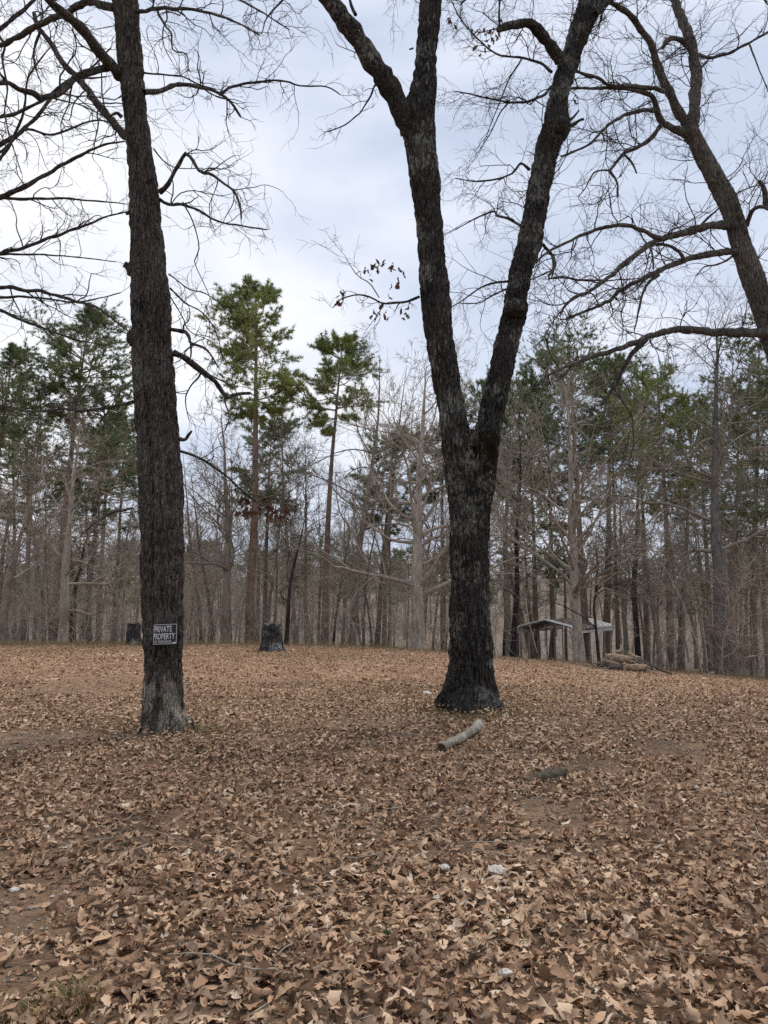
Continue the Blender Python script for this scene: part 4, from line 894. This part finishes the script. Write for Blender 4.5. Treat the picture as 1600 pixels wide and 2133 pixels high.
# the wooded rise beyond: one far mass
tm = bpy.data.collections.new('far_templates')
for k in range(3):
    ta, ca = bare_tree(400 + k, 11.5, .16, fork=.25, n1=14, spread=.9, lv3=4, twr=.02, fine=False); z_ = Acc()
    for src, mi in ((ta, 0), (ca, 1)):
        off = z_.n; z_.v += src.v; z_.n += src.n; z_.f += [(f + off, mi) for f, _ in src.f]
    o = bpy.data.objects.new('far_bare', z_.mesh('far_bare', [BARK_WOOD, TWIG_B])); tm.objects.link(o)
ta, ba, na = pine_tree(410, 14, .17, .45, 2.6, 30, tuft=1.5); z_ = Acc()
for src, mi in ((ta, 0), (ba, 0), (na, 1)):
    off = z_.n; z_.v += src.v; z_.n += src.n; z_.f += [(f + off, mi) for f, _ in src.f]
o = bpy.data.objects.new('far_pine', z_.mesh('far_pine', [BARK_PINE_D, NEEDLE_D])); tm.objects.link(o)
g = np.random.default_rng(95); n = 700; yy = g.uniform(110, 270, n); xx = g.uniform(-.75, .75, n) * yy
me = bpy.data.meshes.new('far_wood'); me.from_pydata([tuple(v) for v in np.stack([xx, yy, terrain(xx, yy) - .2], -1)], [], [])
far = link('far_wood', me); far['kind'] = 'stuff'; tag(far, 'far grey brown wood on the rise beyond the trees', 'wood')
def scatter(o, coll, smin, smax, tilt, seed):
    ng = bpy.data.node_groups.new(o.name, 'GeometryNodeTree')
    ng.interface.new_socket('Geometry', in_out='INPUT', socket_type='NodeSocketGeometry'); ng.interface.new_socket('Geometry', in_out='OUTPUT', socket_type='NodeSocketGeometry')
    gi = ng.nodes.new('NodeGroupInput'); go = ng.nodes.new('NodeGroupOutput'); ip = ng.nodes.new('GeometryNodeInstanceOnPoints'); ci = ng.nodes.new('GeometryNodeCollectionInfo')
    ci.inputs['Collection'].default_value = coll; ci.inputs['Separate Children'].default_value = True; ci.inputs['Reset Children'].default_value = True; ip.inputs['Pick Instance'].default_value = True
    rv = ng.nodes.new('FunctionNodeRandomValue'); rv.data_type = 'FLOAT_VECTOR'; rv.inputs[0].default_value = (-tilt, -tilt, 0); rv.inputs[1].default_value = (tilt, tilt, 6.283)
    rs = ng.nodes.new('FunctionNodeRandomValue'); rs.data_type = 'FLOAT'; rs.inputs[2].default_value = smin; rs.inputs[3].default_value = smax; rs.inputs['Seed'].default_value = seed
    ng.links.new(gi.outputs[0], ip.inputs['Points']); ng.links.new(ci.outputs[0], ip.inputs['Instance']); ng.links.new(rv.outputs[0], ip.inputs['Rotation']); ng.links.new(rs.outputs[1], ip.inputs['Scale']); ng.links.new(ip.outputs[0], go.inputs[0])
    o.modifiers.new('scatter', 'NODES').node_group = ng
scatter(far, tm, .5, 1.2, .04, 4)
# undergrowth: thin saplings nobody could count
ug = bpy.data.collections.new('sapling_templates')
for k in range(7):
    g = np.random.default_rng(910 + k); q = Acc(); n = 4
    o = np.stack([g.normal(0, .8, n), g.normal(0, .8, n), np.full(n, -.2)], -1); d = np.stack([g.normal(0, .2, n), g.normal(0, .2, n), np.ones(n)], -1); L = g.uniform(1.2, 5.0, n)
    p1 = grow(o, d, L, 6, .10, .02, g); q1 = taper(L * .0045 + .004, 6, .3); tubes(q, p1, q1, 4)
    o, d, pr, pl, t2 = spawn(p1, q1, 9, .2, 1, 30, 75, g); p2 = grow(o, d, pl * g.uniform(.2, .45, len(o)), 4, .18, .03, g); q2 = taper(np.clip(pr * .6, .006, .02), 4, .5); tubes(q, p2, q2, 3)
    o, d, pr, pl, t2 = spawn(p2, q2, 4, .2, 1, 30, 70, g, tip=False); p3 = grow(o, d, pl * g.uniform(.3, .6, len(o)), 3, .18, .02, g); tubes(q, p3, taper(np.full(len(o), .006), 3, .6), 3)
    ug.objects.link(bpy.data.objects.new('sapling', q.mesh('sapling', TWIG_B if k % 3 else TWIG_G)))
g = np.random.default_rng(91); n = 330; yy = g.uniform(34, 95, n); xx = g.uniform(-.62, .62, n) * yy
k = ~((xx > 4.5) & (xx < 18) & (yy < 58)); xx, yy = xx[k], yy[k]
ex = g.uniform(-.6, .6, 34) * 33; ey = g.uniform(31.5, 36, 34); k = ~((ex > 5) & (ex < 12)); xx = np.append(xx, ex[k]); yy = np.append(yy, ey[k])
me = bpy.data.meshes.new('undergrowth'); me.from_pydata([tuple(v) for v in np.stack([xx, yy, terrain(xx, yy)], -1)], [], [])
o = link('undergrowth', me); o['kind'] = 'stuff'; tag(o, 'tangle of thin brown saplings filling the wood beneath the trees', 'undergrowth'); scatter(o, ug, .35, 1.25, .25, 8)

# ------------------------------------------------------------------ carport
STEEL = plain('galvanised_post', (.36, .36, .34), (.5, .5, .48), 6, .5, spec=.5)
ROOF = plain('pale_roof_metal', (.66, .65, .62), (.82, .81, .78), 3, .5, spec=.4)
RUST, nt_, b_ = mat('rusty_roof_metal', .8, .2)
v_ = coords(nt_); nt_.links.new(ramp(nt_, nz(nt_, v_, 1.6, 5, .65), [(.42, (.42, .40, .37)), (.52, (.26, .17, .12)), (.7, (.20, .085, .045))]), b_.inputs['Base Color'])
YC = 52.0; W_, LN, HE, HP = 3.9, 8.4, 2.15, 2.75
pc = P(1138, 1375, YC); zb = P(1138, 1378, YC)[2]; yaw = math.radians(-33)
cp = thing('carport', (pc[0], pc[1], zb), 'open metal carport with pale rusty roof behind the pale oak', 'carport', rz=yaw)
# local frame: x across the gable, y backwards along the length; rotated so that the long side shows to the right
def arch(n=22, w=W_, he=HE, hp=HP, r=.28):
    pts = [(-w / 2, he - .12), (-w / 2, he - .02), (-w / 2 + .06, he + .10), (-w / 2 + .2, he + .17)] + [(x, he + .17 + (hp - he - .17) * (1 - abs(x) / (w / 2 - .2))) for x in np.linspace(-w / 2 + .55, w / 2 - .55, 9)] + [(w / 2 - .2, he + .17), (w / 2 - .06, he + .10), (w / 2, he - .02), (w / 2, he - .12)]
    return np.array(pts)
pr_ = arch()
nP = 9; seg = (LN + .3) / nP
for k in range(nP):                       # roof panels along the length, each with ribs
    q = Acc(); y0, y1 = -.15 + k * seg, -.15 + (k + 1) * seg - .02; ys = np.array([y0, y0 + .06, y0 + .10, y0 + seg * .5 - .04, y0 + seg * .5, y0 + seg * .5 + .04, y1 - .06, y1]); up = np.array([0, 0, .0, 0, .03, 0, 0, .0]); up[0] = .03
    for th_, flip in ((.02, 1), (0., -1)):
        V = np.array([[(x_, y_, z_ + u_ + th_) for x_, z_ in pr_] for y_, u_ in zip(ys, up)]); i_ = np.arange(len(ys) * len(pr_)).reshape(len(ys), len(pr_))
        f = np.stack([i_[:-1, :-1], i_[:-1, 1:], i_[1:, 1:], i_[1:, :-1]], -1).reshape(-1, 4); q.add(V, f if flip > 0 else f[:, ::-1])
    link('roof_panel', q.mesh('roof_panel', RUST if k in (1, 2, 3, 4) else ROOF, smooth=False), cp)
q = Acc(); tubes(q, np.array([[x_, -.17, z_ + .01] for x_, z_ in pr_]), np.full(len(pr_), .045), 6); link('gable_trim', q.mesh('gable_trim', ROOF), cp)
for s in (-1, 1):
    q = Acc(); V = np.array([[s * (W_ / 2 + .012), y_, z_] for y_ in (-.15, LN + .15) for z_ in (HE - .30, HE - .13)] + [[s * (W_ / 2 - .02), y_, z_] for y_ in (-.15, LN + .15) for z_ in (HE - .30, HE - .13)])
    q.add(V, [[0, 1, 3, 2], [4, 6, 7, 5], [0, 2, 6, 4], [1, 5, 7, 3], [0, 4, 5, 1], [2, 3, 7, 6]]); link('side_panel', q.mesh('side_panel', ROOF, smooth=False), cp)
for k in range(6):
    y_ = .02 + k * (LN - .04) / 5
    q = Acc(); pp = np.array([[x_ * .965, y_, z_ - .06] for x_, z_ in pr_]); tubes(q, pp, np.full(len(pp), .03), 5); link('rafter_bow', q.mesh('rafter_bow', STEEL), cp)
    for s in (-1, 1):
        q = Acc(); x_ = s * W_ / 2 * .965; tubes(q, np.array([[x_, y_, -1.0], [x_, y_, HE - .1]]), np.array([.05, .05]), 6); post = link('post', q.mesh('post', STEEL), cp)
        if k in (0, 5):
            q = Acc(); tubes(q, np.array([[x_, y_, HE - .55], [x_ * .72, y_, HE + .18]]), np.array([.024, .024]), 5); link('brace', q.mesh('brace', STEEL), post)

# ------------------------------------------------------------------ stumps
def stump(px, Yd, ybase, h, r0, r1, label, seed, lich):
    p = P(px, ybase, Yd); b = np.array([p[0], Yd, tz(p[0], Yd)])
    t_ = thing('tree_stump', b, label, 'stump'); g = np.random.default_rng(seed)
    n = 34; z = np.linspace(-.12, h, n); u = np.clip(z / h, 0, 1); rr = r1 * (1.12 - .2 * u) + (r0 - r1) * .75 * np.exp(-u * 4.5)
    V = bark_tube(np.stack([0 * z, 0 * z, z], -1), rr, 80, .05, None, lambda th, zz: .06 * np.cos(th * 5 + seed) * sstep(.35, -.1, zz), fscale=(7, 1.6))
    V[..., 0] *= (1 + .05 * noise(np.stack([0 * z, 0 * z, z * 3 + seed], -1)))[:, None]; V[-1, :, 2] += .22 * noise(V[-1] * 3.5 + seed); V[-2, :, 2] += .16 * noise(V[-2] * 3.5 + seed); q = Acc(); q.add(V, tube_faces(n, 80)); link('trunk', q.mesh('trunk', lich), t_)
    top = V[-1]; cen = top.mean(0); q = Acc(); q.add(np.vstack([top, cen + (top - cen) * .5, cen[None]]) + [0, 0, -.01], np.array([[k, (k + 1) % 80, 80 + (k + 1) % 80, 80 + k] for k in range(80)])); q.f.append((np.array([[80 + k, 80 + (k + 1) % 80, 160] for k in range(80)]), 0))
    link('cut_face', q.mesh('cut_face', plain('weathered_wood', (.05, .042, .036), (.13, .11, .09), 9)), t_)
STB = bark('bark_stump', (.014, .013, .013), (.075, .070, .065), lich=1.2, lichen=(.40, .40, .38), fleck=.20, scale=12, stretch=.5)
stump(566, 26.0, 1352, .90, .46, .36, 'black tree stump spotted with white lichen near the tall pine', 1, STB)
stump(278, 30.5, 1332, .82, .34, .29, 'dark stump half hidden behind the left side of the sign oak', 2, STB)
stump(1467, 36.0, 1395, .42, .20, .18, 'small low stump left of the lichen spotted oak', 3, BARK_WOOD)

# ------------------------------------------------------------------ logs
def log(name, p0, p1, r0, r1, barkm, label, cat='log', bend=.0, group=None, S=28, seed=0, cut=None):
    p0, p1 = np.asarray(p0, float), np.asarray(p1, float); K = 30; t = np.linspace(0, 1, K)
    side = unit(np.cross(p1 - p0, [0, 0, 1.])); cc = p0 + (p1 - p0) * t[:, None] + side * (np.sin(t * np.pi) * bend)[:, None] + side * (noise(np.stack([t * 5, 0 * t + seed, 0 * t], -1)) * r0 * .35)[:, None]
    rr = r0 + (r1 - r0) * t; rr = rr * (1 + .2 * noise(np.stack([t * 4, 0 * t + seed + 4, 0 * t], -1)))
    tg = unit(np.gradient(cc, axis=0)); a_ = unit(np.cross(tg, np.array([.0, .1, 1.]))); b_ = np.cross(tg, a_); th = np.arange(S) * 2 * np.pi / S
    dirs = np.cos(th)[None, :, None] * a_[:, None] + np.sin(th)[None, :, None] * b_[:, None]; V = cc[:, None] + rr[:, None, None] * dirs
    h = noise((V.reshape(-1, 3)) * 7 + seed).reshape(K, S) * .45 + noise((V.reshape(-1, 3)) * 24 + seed).reshape(K, S) * .22
    h = h * (1 + 1.2 * np.exp(-t * 9) + 1.2 * np.exp(-(1 - t) * 9))[:, None]; V[0] += tg[0] * (noise(V[0] * 16 + seed) * r0 * 1.6)[:, None]; V[-1] += tg[-1] * (noise(V[-1] * 16 + seed) * r0 * 1.6)[:, None]; V = V + (h * rr[:, None])[..., None] * dirs
    base = (p0 + p1) / 2; base[2] = min(p0[2], p1[2]) - r0
    o = thing(name, base, label, cat, group); q = Acc(); q.add(V, tube_faces(K, S)); link('bark', q.mesh('bark', barkm, base=base), o)
    for e, sgn in ((0, -1), (-1, 1)):
        ring = V[e]; cen = ring.mean(0) + tg[e] * sgn * rr[e] * .12; q = Acc(); n = S; q.add(np.vstack([ring, cen + (ring - cen) * .55 + tg[e] * sgn * .005, cen[None]]), np.array([[k, (k + 1) % n, n + (k + 1) % n, n + k] for k in range(n)])); q.f.append((np.array([[n + k, n + (k + 1) % n, 2 * n] for k in range(n)]), 0))
        link('cut_end', q.mesh('cut_end', cut or CUT, base=base), o)
    return o
CUT = plain('cut_wood', (.22, .16, .11), (.50, .38, .26), 14); CUTD = plain('rotten_wood', (.035, .026, .02), (.10, .07, .05), 14)
LICH_LOG = bark('bark_lichen_log', (.12, .10, .078), (.38, .335, .275), lich=1.4, lichen=(.44, .44, .37), scale=20, stretch=1., bumpd=.01)
g0 = ground_px(918, 1567); g1 = ground_px(998, 1521)
log('fallen_log', g0 + [0, 0, .045], g1 + [0, 0, .06], .046, .056, LICH_LOG, 'pale lichened log lying on leaves in front of the forked oak', bend=.05, seed=3, cut=CUTD)
g0 = ground_px(1096, 1627); g1 = ground_px(1168, 1616)
log('fallen_log', g0 + [0, 0, -.005], g1 + [0, 0, .015], .048, .058, bark('bark_mossy_chunk', (.06, .052, .035), (.17, .15, .105), lich=.6, lichen=(.24, .235, .16), scale=26, stretch=1.), 'short mossy chunk of wood half sunk in leaves', bend=.02, seed=5, cut=CUTD)

# the pile of logs and branches before the carport
YL = 27.5
def pp(px, py, Yd): return P(px, py - 6 + (py < 1390) * -3, Yd)
PB1 = bark('bark_pile_pale', (.17, .12, .082), (.42, .315, .225), lich=.8, scale=14, stretch=1.); PB2 = bark('bark_pile_grey', (.035, .03, .026), (.13, .11, .09), scale=14, stretch=1.)
for k, (a0, a1, w, y0, y1, bm, lb) in enumerate([
        ((1266, 1378), (1314, 1384), 17, YL, YL - .5, PB1, 'peeled tan log lying on top at the left of the pile'),
        ((1283, 1368), (1298, 1364), 9, YL + .4, YL + .3, PB1, 'short pale log end topmost on the log pile'),
        ((1306, 1380), (1334, 1392), 15, YL + .3, YL - .4, PB2, 'grey log in the middle of the pile'),
        ((1300, 1396), (1345, 1397), 14, YL - .7, YL - .9, PB1, 'pale split log at the front foot of the pile'),
        ((1270, 1398), (1302, 1399), 15, YL - .6, YL - .9, PB2, 'dark log lying low at the front left of the pile'),
        ((1312, 1372), (1332, 1383), 10, YL + .7, YL + .2, PB1, 'pale log tilted at the back of the pile'),
        ((1246, 1392), (1275, 1392), 10, YL + .2, YL - .2, PB2, 'thin dark log at the left end of the pile'),
        ((1256, 1384), (1290, 1391), 7, YL - .2, YL - .5, PB1, 'thin tan log slanting across the left of the pile'),
        ((1325, 1393), (1362, 1402), 8, YL - .5, YL - 1.0, PB2, 'thin dark log at the right end of the pile'),
        ((1232, 1398), (1262, 1402), 7, YL - .4, YL - .7, PB2, 'thin dark log lying lowest at the left foot of the pile'),
        ((1330, 1386), (1352, 1398), 6, YL + .1, YL - .7, PB1, 'thin pale log sliding off the right of the pile')]):
    log('log', pp(*a0, y0), pp(*a1, y1), w2r(w, YL) * 1.05, w2r(w, YL), bm, lb, 'log', .02, 'logs in the pile before the carport', 20, 20 + k)
log('pole', pp(1330, 1383, YL), pp(1402, 1411, YL - 1.3), .065, .035, PB2, 'long grey pole sliding down the right side of the log pile', 'pole', .06, seed=31, S=14)
log('pole', pp(1318, 1388, YL - .4), pp(1375, 1412, YL - 1.5), .04, .025, PB1, 'thin pale pole at the right foot of the log pile', 'pole', .03, seed=32, S=14)
log('pole', pp(1322, 1376, YL + .5), pp(1342, 1395, YL - .6), .035, .025, PB1, 'short pale stick leaning across the log pile', 'pole', .03, seed=33, S=12)
g = np.random.default_rng(61); q = Acc(); n = 70; o = np.array([P(x_, y_, YL + g.uniform(-.8, .8)) for x_, y_ in zip(g.uniform(1218, 1268, n), g.uniform(1382, 1400, n))]); k = g.uniform(size=n) < .3; o[k, 0] += g.uniform(.3, 1.5, k.sum())
p1 = grow(o, g.normal(size=(n, 3)) * [1, .7, .35], g.uniform(.3, 1.1, n), 6, .2, .0, g); q1 = taper(g.uniform(.008, .02, n), 6, .4); tubes(q, p1, q1, 5)
o, d, pr, pl, t2 = spawn(p1, q1, 4, .2, 1, 30, 70, g); p2 = grow(o, d, pl * .4, 4, .22, .0, g); tubes(q, p2, taper(np.clip(pr * .6, .005, .01), 4, .5), 3)
lim = limb([(1352, 1388), (1345, 1378), (1332, 1370), (1326, 1368)], 2.2, 1.4, YL - .6, YL - .6); tubes(q, lim[0], lim[1], 5)
o = link('brushwood', q.mesh('brushwood', TWIG_H)); o['kind'] = 'stuff'; tag(o, 'heap of thin grey brushwood at the left of the log pile', 'brushwood')

# ------------------------------------------------------------------ stones
QUARTZ = plain('white_quartz', (.34, .29, .23), (.72, .68, .61), 30, .7, bd=.01)
def stone(px, py, wpx, label, seed, flat=.55, m=QUARTZ, up=.0):
    p = ground_px(px, py); s = wpx * .5 * mpp(p); q = Acc(); u = np.linspace(0, np.pi, 11); v = np.arange(16) * 2 * np.pi / 16
    d = np.stack([np.sin(u)[:, None] * np.cos(v), np.sin(u)[:, None] * np.sin(v), np.cos(u)[:, None] + 0 * v], -1).reshape(-1, 3); k = 1 + .55 * noise(d * 1.6 + seed * 3.7) + .3 * noise(d * 4 + seed)
    q.add(d * k[:, None] * s * np.array([1, .8, flat]), tube_faces(11, 16)); o = link('stone', q.mesh('stone', m, smooth=False), None, (p[0], p[1], p[2] + s * flat * .1 + pile(np.array([p[0]]), np.array([p[1]]))[0] * .6 + up)); tag(o, label, 'stone', 'white stones among the leaves')
stone(1036, 1824, 40, 'largest white stone among the leaves right of centre', 1); stone(1034, 1846, 30, 'white stone just in front of the largest one', 2); stone(1004, 1843, 16, 'small white stone left of the largest stones', 3)
stone(926, 1822, 20, 'small dull white stone left of the white stone group', 4); stone(910, 1882, 15, 'lone small white stone beside an upright brown leaf', 5); stone(1054, 2066, 26, 'white stone near the bottom edge right of centre', 6, up=.03)
stone(985, 1852, 20, 'flat pale stone at the left of the white stone group', 7, .35); stone(30, 1858, 22, 'white stone on the bare gravel at the left edge', 8, .4); stone(888, 1447, 24, 'pale flat stone left of the forked oak base', 9, .35)
stone(312, 1519, 13, 'small pale stone at the foot of the sign oak', 10, .5); stone(1485, 1404, 22, 'pale flat slab before the lichen spotted oak', 11, .3); stone(108, 1876, 8, 'tiny white pebble on bare gravel near the leaf edge', 12, .5)

# ------------------------------------------------------------------ grass and moss round the trunks
GRASS, nt_, b_ = mat('dry_grass', .8, .2)
nt_.links.new(ramp(nt_, nd(nt_, 'ShaderNodeAttribute', attribute_name='tone').outputs['Fac'], [(0, (.075, .080, .025)), (.5, (.19, .155, .062)), (1, (.36, .28, .15))]), b_.inputs['Base Color'])
q = Acc(); g = np.random.default_rng(71)
def blades(cx, cy, sx, sy, n, h, tone, lean=.5, w=.0022):
    x = cx + g.normal(0, 1, n) * sx; y = cy + g.normal(0, 1, n) * sy; z = terrain(x, y); hh = h * g.uniform(.4, 1.2, n); dx = g.normal(0, lean, n) * hh; dy = g.normal(0, lean, n) * hh; a_ = g.uniform(0, 6.28, n); wx = np.cos(a_) * w; wy = np.sin(a_) * w
    o = np.stack([x, y, z], -1); s = np.stack([wx, wy, 0 * wx], -1); m_ = o + np.stack([dx * .4, dy * .4, hh * .65], -1); t_ = o + np.stack([dx, dy, hh], -1)
    q.add(np.stack([o - s, o + s, m_ + s * .7, m_ - s * .7, t_], 1), (np.array([[0, 1, 2], [0, 2, 3], [3, 2, 4]])[None] + (np.arange(n) * 5)[:, None, None]).reshape(-1, 3), 0, tone=np.repeat(np.clip(g.normal(tone, .18, n), 0, 1), 5))
for px, py, wx, wy, n, h, tone in [(260, 1512, 30, 8, 900, .05, .55), (420, 1522, 40, 8, 900, .05, .6), (330, 1524, 40, 6, 500, .05, .5), (900, 1475, 40, 10, 900, .06, .65), (1030, 1487, 60, 8, 1400, .06, .7), (1000, 1496, 40, 8, 600, .05, .4), (840, 1432, 50, 12, 900, .06, .5), (1075, 1440, 30, 20, 600, .05, .5),
                                   (150, 2110, 22, 14, 260, .09, .75), (60, 2120, 30, 14, 160, .07, .8), (130, 1905, 50, 40, 140, .035, .85), (640, 1368, 120, 6, 1400, .08, .7), (1380, 1425, 120, 10, 900, .06, .6), (940, 1480, 60, 10, 400, .05, .5)]:
    p = ground_px(px, py); l = ground_px(px, py + wy); blades(p[0], p[1], wx * mpp(p), abs(p[1] - l[1]), n, h, tone, w=.0022 * max(1, p[1] / 7))
for x_ in np.arange(-17, 17, 1.4): blades(x_ + g.uniform(-.5, .5), 31.0 + g.normal(0, 1.2), .7, .8, 170, .16 * g.uniform(.6, 1.6), .62, .45, .006)
blades(-15.5, 30.5, 2.2, .8, 2200, .22, .8, .35, .006); blades(-9.5, 31, 2.0, .7, 900, .2, .75, .35, .006); blades(-1, 30, 3., 1., 900, .16, .7, .35, .006)
o = link('dry_grass', q.mesh('dry_grass', GRASS, smooth=False)); o['kind'] = 'stuff'; tag(o, 'dry yellow grass tufts round trunks and along the clearing edge', 'grass')
# a green pine sprig lying in the leaves
p = ground_px(808, 1990); q = Acc(); n = 60; b0 = np.array([0, 0, .05]); d = unit(g.normal(size=(n, 3)) * [1, 1, .4] + [0, -.2, .75]); s = unit(np.cross(d, g.normal(size=(n, 3)))) * .0011; L = g.uniform(.05, .09, (n, 1))
q.add(np.stack([b0 - s, b0 + s, b0 + d * L], 1), np.arange(n * 3).reshape(-1, 3)); tubes(q, np.array([[0, .03, -.02], [0, .01, .02], [0, 0, .055]]), np.array([.003, .003, .002]), 5)
o = link('pine_sprig', q.mesh('pine_sprig', plain('sprig_green', (.05, .085, .03), (.10, .14, .055), 20)), None, (p[0], p[1], p[2] + .03)); tag(o, 'small green pine sprig among the leaves near the bottom', 'sprig')
# thin sticks lying about
q = Acc(); n = 170; y = g.uniform(3, 16, n); x = g.uniform(-.5, .5, n) * y; o = np.stack([x, y, terrain(x, y) + pile(x, y) * .9 + .012], -1); a_ = g.uniform(0, 6.28, n)
p1 = grow(o, np.stack([np.cos(a_), np.sin(a_), g.normal(0, .06, n)], -1), g.uniform(.12, .5, n), 5, .12, 0, g); tubes(q, p1, taper(g.uniform(.002, .0055, n), 5, .5), 5)
o = link('fallen_twigs', q.mesh('fallen_twigs', TWIG_G)); o['kind'] = 'stuff'; tag(o, 'thin grey twigs scattered over the fallen leaves', 'twigs')
